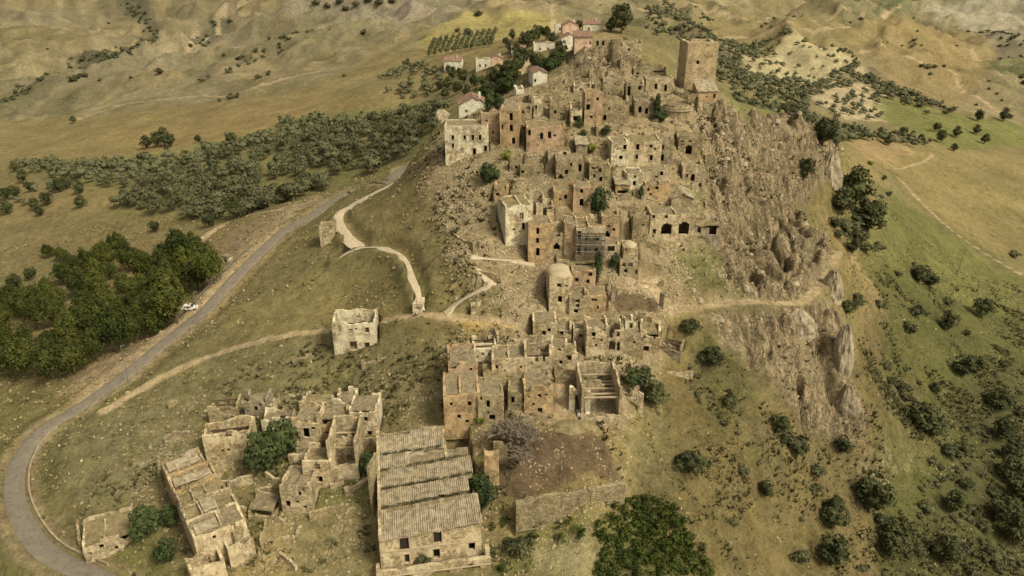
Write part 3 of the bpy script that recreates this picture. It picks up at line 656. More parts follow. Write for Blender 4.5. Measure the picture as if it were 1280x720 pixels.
def house(name, cat, px, py, wpx, hpx, depth, yawd, mat, top, wins, label, back=0.0, rag=None, frames=True, side=0, group=None, P=None, W=None, Hh=None, lift=0.0, fk=1.0):
    frames = mat.startswith('villa') or (frames and mat in ('white', 'cream', 'orange') and (px * 7 + py) % 3 < 2)
    global BUILT
    P = P or hits([(px, py)], H1)[0]; P = (P[0], P[1], P[2] + lift); yaw = R(yawd); k = px_per_m(P); v = (360 - py) / FPX
    W = W or wpx / k / math.cos(yaw - math.atan2(P[0], P[1]) * 0.5); Hh = Hh or hpx / (k * (cP + v * sP)); W = max(W, 1.6); Hh = max(Hh, 1.2)
    if P[0] < -18 and P[1] < 140 and top != 'gable' and py > 0: Hh *= .86; rag = rag or 1.5
    sd = len(BUILT) * 7 + 3; rag = rag if rag is not None else {'flat': .3, 'hollow': 1.1, 'ruin': 0.95, 'vault': .05, 'dome': .05, 'gable': .02, 'shed': .05, 'hip': .02, 'chapel': .02}[top]
    o = empty(name, P, yaw, label, cat, group); h = W / 2; T = 0.45
    near_ = P[1] < 170; m = M[mat]
    ops = []
    for wn in wins:
        wx, wy = wn[0], wn[1]; ww, wh = (wn[2], wn[3]) if len(wn) > 3 else (3.2, 5.6); ar = len(wn) > 4 and 'a' in wn[4]
        s_, z_ = facade_xz(P, yaw, wx, wy); wm = ww / k; hm = wh / (k * (cP + v * sP))
        x0 = s_ + h - wm / 2; x1 = x0 + wm; z0 = max(0.05, z_ - hm / 2); z1 = z0 + hm
        if x0 < .25: x1 += .25 - x0; x0 = .25
        if x1 > W - .25: x0 -= x1 - W + .25; x1 = W - .25
        z1 = min(z1, Hh - .15)
        if z1 - z0 < .3 or x1 - x0 < .25 or x0 < .1: continue
        if any(not (x1 + .1 < q[0] or x0 - .1 > q[1] or z1 + .1 < q[2] or z0 - .1 > q[3]) for q in ops): continue
        ops.append((x0, x1, z0, z1, ar))
    if P[1] < 215 and W > 3.5 and not mat.startswith('villa') and cat != 'chapel' and px:
        for _ in range(1 if len(ops) > 3 else 3):                 # putlog holes and small broken openings
            w1, h1 = rnd.uniform(.4, .8), rnd.uniform(.4, 1.0); x0 = rnd.uniform(.5, W - 1.4); z0 = rnd.uniform(.8, max(.9, Hh - 1.6))
            if z0 + h1 < Hh - .5 and not any(not (x0 + w1 + .3 < q[0] or x0 - .3 > q[1] or z0 + h1 + .3 < q[2] or z0 - .3 > q[3]) for q in ops): ops.append((x0, x0 + w1, z0, z0 + h1, False))
    cell = 0.7 if near_ else 0.9
    place_wall('wall', o, m, (-h, 0), 0.0, W, Hh * fk, T, ops if fk > .8 else [], cell, rag, sd)
    # side walls carry an opening where the photograph has room for one
    so_ = []
    if side and depth > 3.5: so_ = [(depth * .45 - .45, depth * .45 + .45, Hh * .5, min(Hh * .5 + 1.4, Hh - .4), False)] if Hh > 3.2 else []
    tb = Hh + back
    place_wall('wall', o, m, (h - .01, T - .05), math.pi / 2, depth - 2 * T + .1, Hh, T, so_, cell + .2, rag, sd + 1, slope=back)
    place_wall('wall', o, m, (-h + .01, depth - T + .05), -math.pi / 2, depth - 2 * T + .1, tb, T, [], cell + .2, rag, sd + 2, slope=-back)
    bo = []
    if top == 'hollow' and W > 3 and tb > 3: bo = [(W * .3, W * .3 + .9, tb * .35, tb * .35 + 1.5, False)]
    place_wall('wall', o, m, (h, depth), math.pi, W, tb, T, bo, cell + .2, rag, sd + 3)
    if frames:
        for (x0, x1, z0, z1, ar) in ops:
            if not ar and (x1 - x0) > .5 and (z1 - z0) > 1.05: frame_part(o, x0 - h, x1 - h, z0, z1, 0.0, ar, mat='trim' if mat not in ('villa', 'villapink') else 'trim', shut=('pane' if mat in ('villa', 'villapink') else None))
    i0, i1, j0, j1 = -h + T - .06, h - T + .06, T - .06, depth - T + .06
    if top in ('flat', 'ruin'):
        dz = 0.12 if top == 'flat' else 0.45
        zf = lambda x, y: Hh - dz - rag * .5 + back * (y / depth)
        sheet('roof_deck', o, M[rnd.choice(['debris', 'debris', 'debrisg'])], i0, i1, j0, j1, zf, .55, .3, .22 if top == 'flat' else .5, sd)
        if W > 6 and near_ and top == 'flat':
            place_wall('cross_wall', o, m, (-h + W * rnd.uniform(.4, .6), depth - T), -math.pi / 2, depth - 2 * T, Hh + back * .6 + .25, .35, [], 1.0, .5, sd + 8)
    elif top == 'hollow':
        sheet('rubble_floor', o, M[rnd.choice(['debris', 'debrisg'])], i0, i1, j0, j1, lambda x, y: .25 + .1 * Hh * (y / depth), 1.0, .4, .4, sd)
        if depth > 5: place_wall('cross_wall', o, m, (i0, depth * .55), 0.0, i1 - i0, Hh * .75, .4, [(W * .4, W * .4 + 1.0, .1, min(2.2, Hh * .6), True)] if Hh > 3.5 and W > 5 else [], cell, 1.3, sd + 9)
        if W > 4:
            for q in range(int(depth / 1.5)):
                if rnd.random() < .75:
                    zb = Hh * rnd.uniform(.5, .7); MB().box(i0 - .05, i1 + .05, 1.0 + q * 1.4, 1.25 + q * 1.4, zb, zb + .25, .03).build('beam', M['trim' if fk < .8 else 'wood'], o)
    elif top in ('gable', 'shed', 'hip'):
        rm = M['redtiles' if mat in ('villa', 'villapink') else 'tiles']; ov = .3
        if top == 'shed': roof_slab(o, rm, -h - ov, h + ov, -ov, depth + ov, lambda x, y: Hh + .08 + (back + .15 * depth) * (y / depth))
        else:
            rise = min(depth, W) * .24; axis = W >= depth
            if axis: f_ = lambda x, y: Hh + .06 + rise * (1 - abs(y - depth / 2) / (depth / 2)) 
            else: f_ = lambda x, y: Hh + .06 + rise * (1 - abs(x) / h)
            roof_slab(o, rm, -h - ov, h + ov, -ov, depth + ov, f_, ridge=axis, dpt=depth)
            zt = Hh + rise * .96
            if axis:
                for sx in (-h + .01, h - T - .01): g = MB(); n = len(g.v); g.v += [(sx, .1, Hh - .1), (sx, depth - .1, Hh - .1), (sx, depth / 2, zt), (sx + T, .1, Hh - .1), (sx + T, depth - .1, Hh - .1), (sx + T, depth / 2, zt)]; g.f += [[n, n + 2, n + 1], [n + 3, n + 4, n + 5], [n, n + 3, n + 5, n + 2], [n + 1, n + 2, n + 5, n + 4], [n, n + 1, n + 4, n + 3]]; g.build('gable', m, o)
            else:
                for sy in (.02, depth - T - .02): g = MB(); n = len(g.v); g.v += [(-h + .1, sy, Hh - .1), (h - .1, sy, Hh - .1), (0, sy, zt), (-h + .1, sy + T, Hh - .1), (h - .1, sy + T, Hh - .1), (0, sy + T, zt)]; g.f += [[n, n + 1, n + 2], [n + 3, n + 5, n + 4], [n, n + 2, n + 5, n + 3], [n + 1, n + 4, n + 5, n + 2], [n, n + 3, n + 4, n + 1]]; g.build('gable', m, o)
            if W > 5 and mat.startswith('villa'): MB().box(h * .4, h * .4 + .6, depth * .3, depth * .3 + .6, Hh, Hh + rise + .9, .01).build('chimney', M['villa'], o)
    elif top in ('vault', 'dome'):
        V = []; F = []; n = 12; mm = 10
        if top == 'vault':
            for q in range(mm + 1):
                y = .06 + (depth - .12) * q / mm
                for k_ in range(n + 1):
                    t = math.pi * k_ / n; V.append((-(h - .06) * math.cos(t), y, Hh - .25 + h * .40 * math.sin(t) + rnd.uniform(-.04, .04)))
            for q in range(mm):
                for k_ in range(n): a = q * (n + 1) + k_; F.append([a, a + n + 1, a + n + 2, a + 1])
            F.append(list(range(n, -1, -1))[::-1]); F.append([mm * (n + 1) + k_ for k_ in range(n + 1)][::-1])
        else:
            for q in range(7):
                ph = math.pi / 2 * q / 6
                for k_ in range(16):
                    t = 2 * math.pi * k_ / 16; V.append((h * .95 * math.cos(ph) * math.cos(t), depth / 2 + depth * .47 * math.cos(ph) * math.sin(t), Hh - .2 + h * .5 * math.sin(ph)))
            for q in range(6):
                for k_ in range(16): a = q * 16 + k_; b2 = q * 16 + (k_ + 1) % 16; F.append([a, b2, b2 + 16, a + 16])
            F.append(list(range(15, -1, -1)))
        mesh_obj('vault' if top == 'vault' else 'dome', V, F, M['vault'], o, True)
        sheet('roof_deck', o, M['debris'], i0, i1, j0, j1, lambda x, y: Hh - .5, 1.5, .3, .05, sd)
    PADS.append((P, yaw, h + .35, depth + .4, P[2] - lift)); BUILT.append((o, P, yaw, W, depth, Hh, top)); return o
def roof_slab(parent, mat, x0, x1, y0, y1, f, ridge=False, dpt=0, name='roof', pitch=0.34, amp=0.02):
    "tiled slope with real barrel rows running down the fall (along y)"
    nx = max(4, int((x1 - x0) / pitch * 2)); ys = sorted(set([y0, y1] + ([dpt / 2] if ridge else []) + list(np.linspace(y0, y1, max(3, int((y1 - y0) / 1.3))))))
    xs = sorted(set(list(np.linspace(x0, x1, nx)) + ([0.0] if not ridge else []))); V = []; F = []
    for q, y in enumerate(ys):
        for i, x in enumerate(xs): V.append((x, y, f(x, y) + (amp if i % 2 else -amp) + (float(vnoise(x * .9 + 3, y * .9 + x0, 3)) - .5) * .40 + (float(vnoise(x * 2.2 + 9, y * 1.1 + x1, 7)) - .5) * .16 + rnd.uniform(-.045, .045)))
    n = len(V); V += [(x, y, z - .16) for x, y, z in V]; w_ = len(xs)
    for q in range(len(ys) - 1):
        for i in range(w_ - 1):
            a = q * w_ + i; F.append([a, a + 1, a + w_ + 1, a + w_]); F.append([n + a, n + a + w_, n + a + w_ + 1, n + a + 1])
    for i in range(w_ - 1):
        F.append([i + 1, i, n + i, n + i + 1]); a = (len(ys) - 1) * w_ + i; F.append([a, a + 1, n + a + 1, n + a])
    for q in range(len(ys) - 1):
        a = q * w_; F.append([a, a + w_, n + a + w_, n + a]); a += w_ - 1; F.append([a + w_, a, n + a, n + a + w_])
    return mesh_obj(name, V, F, mat, parent)
def fragment(px, py, wpx, hpx, yawd, mat, label, T=.5, name='ruined_wall', opens=(), rag=.9, slope=0.0, cat='wall', group=None, P=None):
    P = P or hits([(px, py)], H1)[0]; k = px_per_m(P); yaw = R(yawd); v = (360 - py) / FPX
    W = wpx / k / max(.3, math.cos(yaw)); Hh = hpx / (k * (cP + v * sP)); sd = len(BUILT) * 5 + int(px) % 50
    ops = []
    for wn in opens:
        s_, z_ = facade_xz(P, yaw, wn[0], wn[1]); wm = wn[2] / k; hm = wn[3] / (k * (cP + v * sP)); x0 = s_ + W / 2 - wm / 2; z0 = max(.05, z_ - hm / 2)
        x0 = max(.2, min(x0, W - wm - .2)); ops.append((x0, x0 + wm, z0, min(z0 + hm, Hh - .2), len(wn) > 4))
    V, F = wall_geo(W, Hh, T, ops, .7, rag, sd, slope=slope)
    o = mesh_obj(name, [(x - W / 2, y, z) for x, y, z in V], F, M[mat]); o.location = P; o.rotation_euler = (0, 0, yaw)
    tag(o, label, cat, group); BUILT.append((o, P, yaw, W, T, Hh, 'wall')); return o
A = 'a'
HOUSES = [
# name, category, px, py, w px, h px, depth m, yaw, masonry, top, openings, label, extra
('ruined_palace','ruin',584,196,54,38,8,2,'white','flat',[(566,172),(581,172),(591,172,3.4,7),(600,172,3.4,7),(566,182),(593,190,4,9),(607,186,4,8)],'long whitewashed ruin with a row of tall windows at the upper left edge of town',{'side':1}),
('ruined_house','ruin',637,184,24,46,7,-4,'orange','flat',[(639,146,4,9),(639,160,4,8),(642,176,4,8),(622,159,3,6)],'tall ochre ruin with windows one above another beside the long whitewashed ruin',{}),
('ruined_house','ruin',613,176,22,34,7,4,'pink','ruin',[(606,160,3,4)],'broken reddish ruin joining the long whitewashed ruin and the tall ochre one',{}),
('ruined_house','ruin',682,190,48,32,7,2,'pink','flat',[(677,170,4,8),(687,169,4,8),(659,166,4,7)],'wide reddish brown ruin with two tall dark windows side by side',{}),
('ruined_house','ruin',699,203,28,14,5,0,'pale','flat',[(706,192,4,6),(694,196,3,4)],'low pale ruin under the wide reddish brown ruin',{}),
('ruined_house','ruin',712,225,34,26,6,2,'tan','flat',[(708,215,4,6),(701,221,7,5,A),(725,210,4,9),(714,206,3,4),(725,200,3,3)],'tan ruin with a low wide arch and a tall doorway beside it',{}),
('ruined_house','ruin',727,196,14,16,5,0,'mauve','shed',[(725,193,4,5)],'small square house with a brownish flat roof beside the bright green bush',{}),
('ruined_house','ruin',749,233,26,28,6,-2,'tan','ruin',[(750,213,4,5),(743,220,3,4),(751,224,4,6)],'yellowish ruin with scattered small windows above the big round evergreen',{}),
('ruined_house','ruin',727,264,22,30,6,0,'pink','flat',[(727,239,4,5),(727,253,5,9)],'pinkish ruin with a doorway left of the big round evergreen',{}),
('ruined_house','ruin',704,256,24,18,5,2,'orange','flat',[(707,246,4,6)],'small ochre ruin with one white framed window above the rubble terraces',{}),
('ruined_house','ruin',686,256,16,10,4,0,'cream','flat',[],'tiny blank cream walled ruin left of the small ochre ruin',{}),
('ruined_house','ruin',681,272,22,18,5,2,'pale','ruin',[(681,266,5,9)],'broken pale ruin with a white edged doorway above the tall striped ochre house',{}),
('ruined_house','ruin',665,222,30,15,5,4,'rubble','ruin',[(645,215,4,4)],'low brown ruin with stone heaps on top under the wide reddish brown ruin',{}),
('ruined_house','ruin',645,214,16,16,5,0,'tan','ruin',[(645,209,3,4)],'narrow rubble walled ruin left of the low brown ruin with stone heaps',{}),
('ruined_house','ruin',626,253,18,20,5,-4,'orange','ruin',[(622,243,4,4)],'isolated ochre ruin on the rocks at the left edge of the middle terraces',{}),
('ruined_palace','ruin',649,306,34,48,8,14,'white','flat',[(652,270,4.5,8),(654,283,4.5,9)],'tall grey white mansion ruin with a thick cornice at the left edge of town',{'side':1}),
('ruined_house','ruin',675,329,30,48,7,4,'orange','flat',[(672,289,3.5,8),(672,301,3.5,7),(672,315,5,10)],'tall striped ochre house with three openings one above another',{'side':1}),
('ruined_house','ruin',698,318,18,30,6,0,'pale','ruin',[(698,292,5,8),(690,288,4,7),(696,308,8,8,A)],'open fronted pale ruin right of the tall striped ochre house',{}),
('ruined_house','ruin',713,318,16,38,6,0,'pink','flat',[],'narrow windowless pink house left of the scaffolding',{}),
('ruined_house','ruin',737,322,36,38,7,0,'cream','flat',[(722,294,5,11),(722,312,5,10),(734,299,6,5),(746,299,6,5),(734,312,6,6),(746,313,6,6)],'grey cream house propped with scaffolding in the middle of town',{}),
('ruined_house','ruin',762,304,22,34,6,-2,'pink','ruin',[(759,293,7,7,A)],'pink ruin with an arched hole right of the scaffolding',{}),
('ruined_house','ruin',763,322,22,16,5,0,'pale','flat',[(764,311,9,7)],'low pale ruin with a wide dark bay right of the scaffolding',{}),
('domed_chapel','chapel',788,324,18,14,5,0,'cream','dome',[(781,311,3,5)],'small ruin under a pale cream dome right of the scaffolded house',{}),
('ruined_house','ruin',786,346,24,20,5,0,'tan','ruin',[(788,331,6,6),(780,331,4,5),(796,340,3,6)],'tan ruin full of holes just below the cream dome',{}),
('ruined_hall','ruin',768,154,34,28,7,-4,'tan','ruin',[(756,147,4,7,A)],'great round apse of a ruined church with a broad blind arch',{}),
('ruined_house','ruin',741,156,22,40,6,2,'pink','flat',[(735,134,4,7),(726,135,3,6),(739,146,4,3)],'tall pink ruin left of the great round apse',{}),
('ruined_house','ruin',720,158,14,26,5,2,'cream','ruin',[(719,148,5,6),(716,149,3,5)],'narrow pale house with a white framed window left of the tall pink ruin',{}),
('ruined_house','ruin',697,150,20,28,5,0,'tan','ruin',[(694,140,3,5)],'tan ruin with a narrow slit left of the narrow pale house',{}),
('ruined_house','ruin',673,146,12,22,5,0,'white','flat',[(666,134,3,5)],'narrow white house near the upper left edge of town',{}),
('ruined_house','ruin',655,152,20,18,5,4,'tan','ruin',[(648,146,3,4)],'tan ruin between the tall ochre ruin and the narrow white house',{}),
('ruined_house','ruin',668,166,34,12,5,2,'rubble','ruin',[],'long low rubble ruin above the wide reddish brown ruin',{}),
('ruined_house','ruin',686,127,50,11,5,2,'tan','ruin',[(700,121,3,3),(680,122,3,3)],'long low tan ruin at the foot of the hatched rocky mound',{}),
('ruined_house','ruin',728,116,22,12,5,0,'pale','ruin',[(726,112,3,3)],'low pale ruin above the tall pink ruin at the mound foot',{}),
('ruined_house','ruin',765,124,24,26,5,-2,'tan','ruin',[(780,98,3,4)],'square yellowish block ruin above the great round apse',{}),
('ruined_house','ruin',793,128,22,26,6,-2,'tan','ruin',[(786,114,4,12),(799,105,3,4)],'yellowish ruin with a tall green slit right of the square block ruin',{}),
('ruined_house','ruin',824,116,34,18,6,-2,'pale','flat',[(820,108,3.4,7),(832,110,3.4,8)],'pale ruin with two dark doorways left of the square tower',{}),
('ruined_house','ruin',812,96,40,12,6,0,'tan','ruin',[(797,92,3,3)],'low wide tan ruin on the crest left of the square tower',{}),
('ruined_house','ruin',806,146,26,22,6,0,'mauve','ruin',[(800,137,4,8),(808,139,4,7)],'grey brown ruin with two narrow doors right of the great round apse',{}),
('stepped_gable_house','house',884,127,24,13,6,4,'orange','shed',[(893,120,3.5,6)],'small ochre house with a reddish roof leaning against the tower foot',{'back':1.2}),
('ruined_house','ruin',774,208,22,30,7,2,'white','flat',[(781,184,4.5,6),(776,197,4.5,5)],'pinkish white half of the big two tone block in the town centre',{}),
('ruined_house','ruin',805,209,40,32,8,0,'cream','flat',[(797,184,4.5,8),(814,183,3.5,4),(796,196,3.4,6),(814,197,4,7)],'yellowish cream half of the big two tone block in the town centre',{}),
('ruined_house','ruin',831,206,16,32,6,-2,'mauve','ruin',[(826,184,4,6),(826,197,5,8),(838,172,4,5)],'grey brown ruin right of the big two tone block',{}),
('ruined_house','ruin',861,196,28,26,7,-4,'tan','ruin',[(863,175,4,6),(861,187,8,12,A)],'tan ruin with a round arch against the cliff below the round bastion',{}),
('ruined_house','ruin',793,238,20,22,5,4,'white','flat',[(793,229,4,6),(794,221,3,3)],'little white house with a dark door below the big two tone block',{}),
('ruined_house','ruin',816,230,36,18,6,0,'pale','flat',[(827,217,4,5),(802,222,4,4)],'pale low house with one square window below the big two tone block',{}),
('ruined_house','ruin',822,250,32,20,6,-2,'orange','flat',[(821,235,4,4),(806,237,4,4)],'ochre ruin below the pale low house near the gabled chapel',{}),
('ruined_house','ruin',865,234,26,28,6,-2,'pale','ruin',[(879,233,4,5),(866,222,5,9,A)],'arched pale ruin at the cliff foot above the small green lawn',{}),
('ruined_house','ruin',778,246,18,16,4,0,'orange','shed',[(778,240,12,4)],'small ochre roofed house with a dark gallery right of the big round evergreen',{}),
('gabled_chapel','chapel',851,272,26,24,7,-4,'tan','gable',[(851,262,3.4,5)],'small gabled chapel ruin above the arcade near the cliff',{}),
('arcaded_house','ruin',838,302,54,34,7,0,'cream','flat',[(817,270,4,7),(833,269,4,8),(833,286,13,14,A),(855,285,13,16,A),(818,289,4,6)],'wide house ruin with two big round arches at the foot of the cliff',{}),
('ruined_house','ruin',882,302,32,24,5,-6,'mauve','ruin',[(874,288,4,6),(891,289,9,9)],'brownish ruin with a large dark cave mouth right of the two round arches',{}),
('ruined_house','ruin',800,296,20,26,6,2,'rubble','ruin',[],'broken rubble ruin left of the two big round arches',{}),
('turret_house','ruin',700,391,28,44,6,4,'cream','vault',[(699,357,5,5),(700,374,5,8)],'slender pale tower house with a rounded brick top',{'side':1}),
('ruined_house','ruin',729,360,30,22,5,0,'pink','flat',[(721,350,4.5,5),(738,343,4.5,5),(735,352,4,5)],'pink walled ruin right of the slender pale tower house',{}),
('ruined_house','ruin',722,341,52,16,5,0,'tan','ruin',[],'long low terrace ruin above the slender pale tower house',{}),
('ruined_house','ruin',722,394,22,24,5,-2,'pale','ruin',[(722,376,5,5),(720,389,5,5)],'pale ruin with two small dark windows at the foot of the slender tower house',{}),
('ruined_house','ruin',745,392,24,22,6,-2,'orange','flat',[(743,375,7,3)],'ochre fronted ruin with a flat slit window beside the brown pit',{}),
('ruined_house','ruin',681,426,30,22,6,0,'cream','flat',[(680,416,5,6)],'pale square house with one window at the left of the lower row',{'side':1}),
('ruined_house','ruin',703,428,22,18,5,-4,'cream','ruin',[(702,417,5,6)],'pale gabled stub of a house second in the lower row',{}),
('ruined_house','ruin',725,430,18,18,5,0,'pale','ruin',[(726,420,4,4)],'small pale ruin with one dark hole third in the lower row',{}),
('ruined_house','ruin',746,446,28,36,6,2,'cream','ruin',[(742,418,5,6)],'tall flat yellowish gable wall house in the lower row',{}),
('ruined_house','ruin',768,444,20,30,6,0,'pale','hollow',[(763,418,5,9,A),(764,432,9,12,A),(773,418,4,7,A),(773,433,4,12,A)],'skeletal pale ruin pierced by small stacked arches',{}),
('ruined_house','ruin',787,420,13,18,4,4,'white','ruin',[(789,407,4,7)],'tiny bright white gable with a dark door beside the brown pit',{}),
('ruined_house','ruin',790,446,26,26,6,-4,'tan','ruin',[],'tan ruin with a big blind arch right of the stacked arches',{}),
('ruined_house','ruin',811,440,24,26,6,-10,'cream','ruin',[(806,438,10,7)],'cream ruin with a dark cave mouth at the right of the lower row',{}),
('ruined_house','ruin',838,446,22,15,5,-20,'mauve','hollow',[],'small roofless brown walled ruin at the right end of the lower row',{}),
('ruined_house','ruin',697,462,20,30,5,-6,'pale','ruin',[(699,437,4,4),(701,453,4,5)],'narrow whitish ruin right of the sunken brown lane',{}),
('ruined_house','ruin',713,462,18,22,5,2,'cream','ruin',[(712,448,5,6)],'whitish stub house with one window beside the narrow whitish ruin',{}),
('ruined_house','ruin',712,480,36,11,4,0,'rubble','ruin',[(709,467,5,4),(722,468,4,7)],'low brown retaining ruin with two dark doors above the yard',{}),
('ruined_house','ruin',672,470,34,32,6,0,'pale','hollow',[(671,448,4,9),(680,450,3,5)],'roofless whitish ruin left of the sunken brown lane',{}),
('ruined_house','ruin',673,517,36,34,7,4,'orange','ruin',[(674,495,4.5,5),(675,513,6,6)],'ochre fronted ruin with a door and a window above it facing the bare tree',{'side':1}),
('ruined_house','ruin',637,473,44,24,6,2,'cream','flat',[(621,459,3,5)],'wide cream ruin with weeds on top behind the big ochre block',{}),
('ruined_house','ruin',607,452,30,16,6,6,'white','hollow',[],'low bright white ruin at the back of the big ochre block',{}),
('ruined_house','ruin',648,513,26,24,6,0,'rubble','ruin',[(641,500,4,8),(655,500,4,6)],'crumbled rubble ruin between the big ochre block and the ochre fronted ruin',{}),
('ruined_block','ruin',578,533,44,40,7,5,'orange','flat',[(587,505,4.5,5.5),(574,521,4.5,5),(584,527,4.5,4.5)],'left half of the big ochre block with three small square windows',{'side':1,'back':1.0}),
('ruined_block','ruin',614,529,32,34,7,5,'tan','flat',[(610,505,4.5,9),(615,522,8,7),(598,499,4,5)],'right half of the big ochre block with a tall window and white edged doorway',{}),
('ruined_block','ruin',580,490,36,36,8,6,'pink','ruin',[],'blank pinkish back walls rising behind the big ochre block',{'rag':.9}),
('ruined_house','ruin',622,494,34,20,6,4,'rubble','ruin',[(604,484,3,4),(614,490,3,4)],'tumbled rubble ruin behind the right half of the big ochre block',{}),
('roofless_church','ruin',751,527,50,40,11,2,'pale','hollow',[(759,496,5,7),(744,512,3,6)],'large roofless hall with bare roof ribs right of the yard',{'rag':.4,'fk':.22}),
('ruined_house','house',445,438,52,34,7,5,'white','hollow',[(439,414,4.5,6),(459,413,5,7),(442,432,9,11),(459,432,6,8)],'lone two storey ruined house standing by itself on the grassy slope',{'side':1,'rag':.35}),
('ruined_house','ruin',290,577,52,40,6,12,'cream','hollow',[(284,541,9,12,A),(296,530,3,4)],'whitish shell with a tall arched gap at the left of the lower hamlet',{'rag':.6}),
('ruined_house','ruin',322,520,28,22,5,4,'mauve','ruin',[(320,511,4,6)],'grey brown ruin with one slit behind the two dark trees',{}),
('ruined_house','ruin',281,525,34,20,5,8,'tan','hollow',[],'low roofless tan ruin behind the whitish shell',{}),
('ruined_house','ruin',347,540,36,20,4,2,'white','ruin',[],'rounded white plastered wall ruin behind the two dark trees',{'rag':.8}),
('ruined_house','ruin',386,563,32,46,6,0,'cream','ruin',[(381,526,4.5,5),(383,541,8,12)],'pale tall ruin right of the two dark trees with one high window',{'side':1}),
('ruined_house','ruin',418,550,34,36,6,0,'orange','ruin',[(426,522,4.5,5.5),(424,538,3,3)],'ochre fronted ruin in the row above the open debris shell',{}),
('ruined_house','ruin',456,545,34,38,6,0,'white','flat',[(457,524,5,6),(462,542,6,6),(445,536,3,4)],'white fronted house with a ledge at the right end of the hamlet row',{'rag':.6}),
('ruined_house','ruin',396,514,36,14,5,2,'white','ruin',[(383,509,4,4)],'low white crumbled ruin at the back of the hamlet row',{}),
('ruined_house','ruin',431,511,24,14,5,0,'white','ruin',[(425,507,3,3)],'short white stub of a ruin behind the ochre fronted ruin',{}),
('ruined_house','ruin',431,600,36,54,9,2,'pale','hollow',[(429,591,9,8)],'deep open shell full of fallen beams and debris in the hamlet',{'rag':.5,'fk':.4}),
('ruined_house','ruin',399,610,34,38,6,0,'cream','ruin',[(396,583,8,9,A),(400,599,7,8)],'cream ruin with two dark holes left of the open debris shell',{}),
('ruined_house','ruin',372,641,36,38,7,-2,'pale','ruin',[(360,630,6,8),(374,618,4,5)],'pale ruin with a dark window hole in the lower middle of the hamlet',{}),
('ruined_house','ruin',327,650,34,20,5,-4,'tan','ruin',[(327,641,9,7)],'low tan ruin with a square dark hole left of the pale ruin',{}),
('ruined_house','ruin',140,694,42,24,6.5,24,'pale','flat',[(127,683,5,5)],'small square tan ruin standing alone close to the road bend',{'rag':.9,'back':.8}),
('ruined_hut','ruin',410,304,18,20,5,6,'pale','hollow',[],'tiny roofless hut beside the white limestone path',{'rag':.5}),
('gatehouse','ruin',522,392,12,12,4,-4,'white','hollow',[(522,386,5,4)],'tiny white gate structure at the lower end of the limestone path',{'rag':.3}),
# village behind
('village_house','house',592,141,36,11,9,6,'villa','gable',[(600,138,3,4),(583,139,2.5,3)],'white house with a long dark red roof left of the town',{}),
('village_house','house',604,86,18,12,8,4,'villa','flat',[(600,82,2,3),(607,82,2,3)],'bright white cubic house beyond the big clump of trees',{}),
('village_house','house',621,84,15,11,8,0,'villapink','gable',[(622,81,2,3)],'pinkish house right of the bright white cubic one',{}),
('village_house','house',566,87,22,11,9,-4,'villa','gable',[(562,84,2,3)],'low house with an orange roof at the left end of the village',{}),
('village_house','house',701,40,14,10,9,0,'villa','flat',[(700,36,2,3)],'white tall box house at the far left of the ridge village',{}),
('village_house','house',713,46,20,14,10,2,'villapink','hip',[(711,42,2,3)],'pink house with a tiled roof on the ridge village street',{}),
('village_house','house',712,63,22,15,10,4,'villa','gable',[(708,60,2,3),(716,60,2,3)],'white house with a dark red roof below the pink house',{}),
('village_house','house',680,63,26,9,9,0,'villa','flat',[(675,61,2,3),(685,61,2,3)],'wide low white house with flat roof left of the ridge village',{}),
('village_house','house',740,39,22,9,9,0,'villa','gable',[(736,36,2,3)],'white house with a red roof on the ridge beside the tall dark tree',{}),
('village_house','house',675,105,18,14,8,8,'villa','gable',[(669,101,2.5,4)],'small white house with a pinkish roof just behind the rocky mound',{}),
('village_house','house',650,118,10,8,6,6,'villa','flat',[],'tiny white hut at the edge of the trees left of town',{}),
('village_house','house',648,66,18,7,8,0,'villa','shed',[],'grey roofed shed among the trees in the middle of the village',{}),
('ruined_house','ruin',757,64,42,15,8,-4,'tan','flat',[(747,54,3,6),(754,54,3,6)],'crest ruin with two tall dark windows above the rocky mound',{}),
('ruined_house','ruin',790,66,24,14,7,-4,'pale','ruin',[(786,62,3,3)],'pale ruin on the crest right of the one with two tall windows',{}),
('ruined_house','ruin',729,58,22,12,7,0,'villapink','shed',[(738,54,2,4)],'long low house with a brown roof on the crest behind the mound',{}),
]
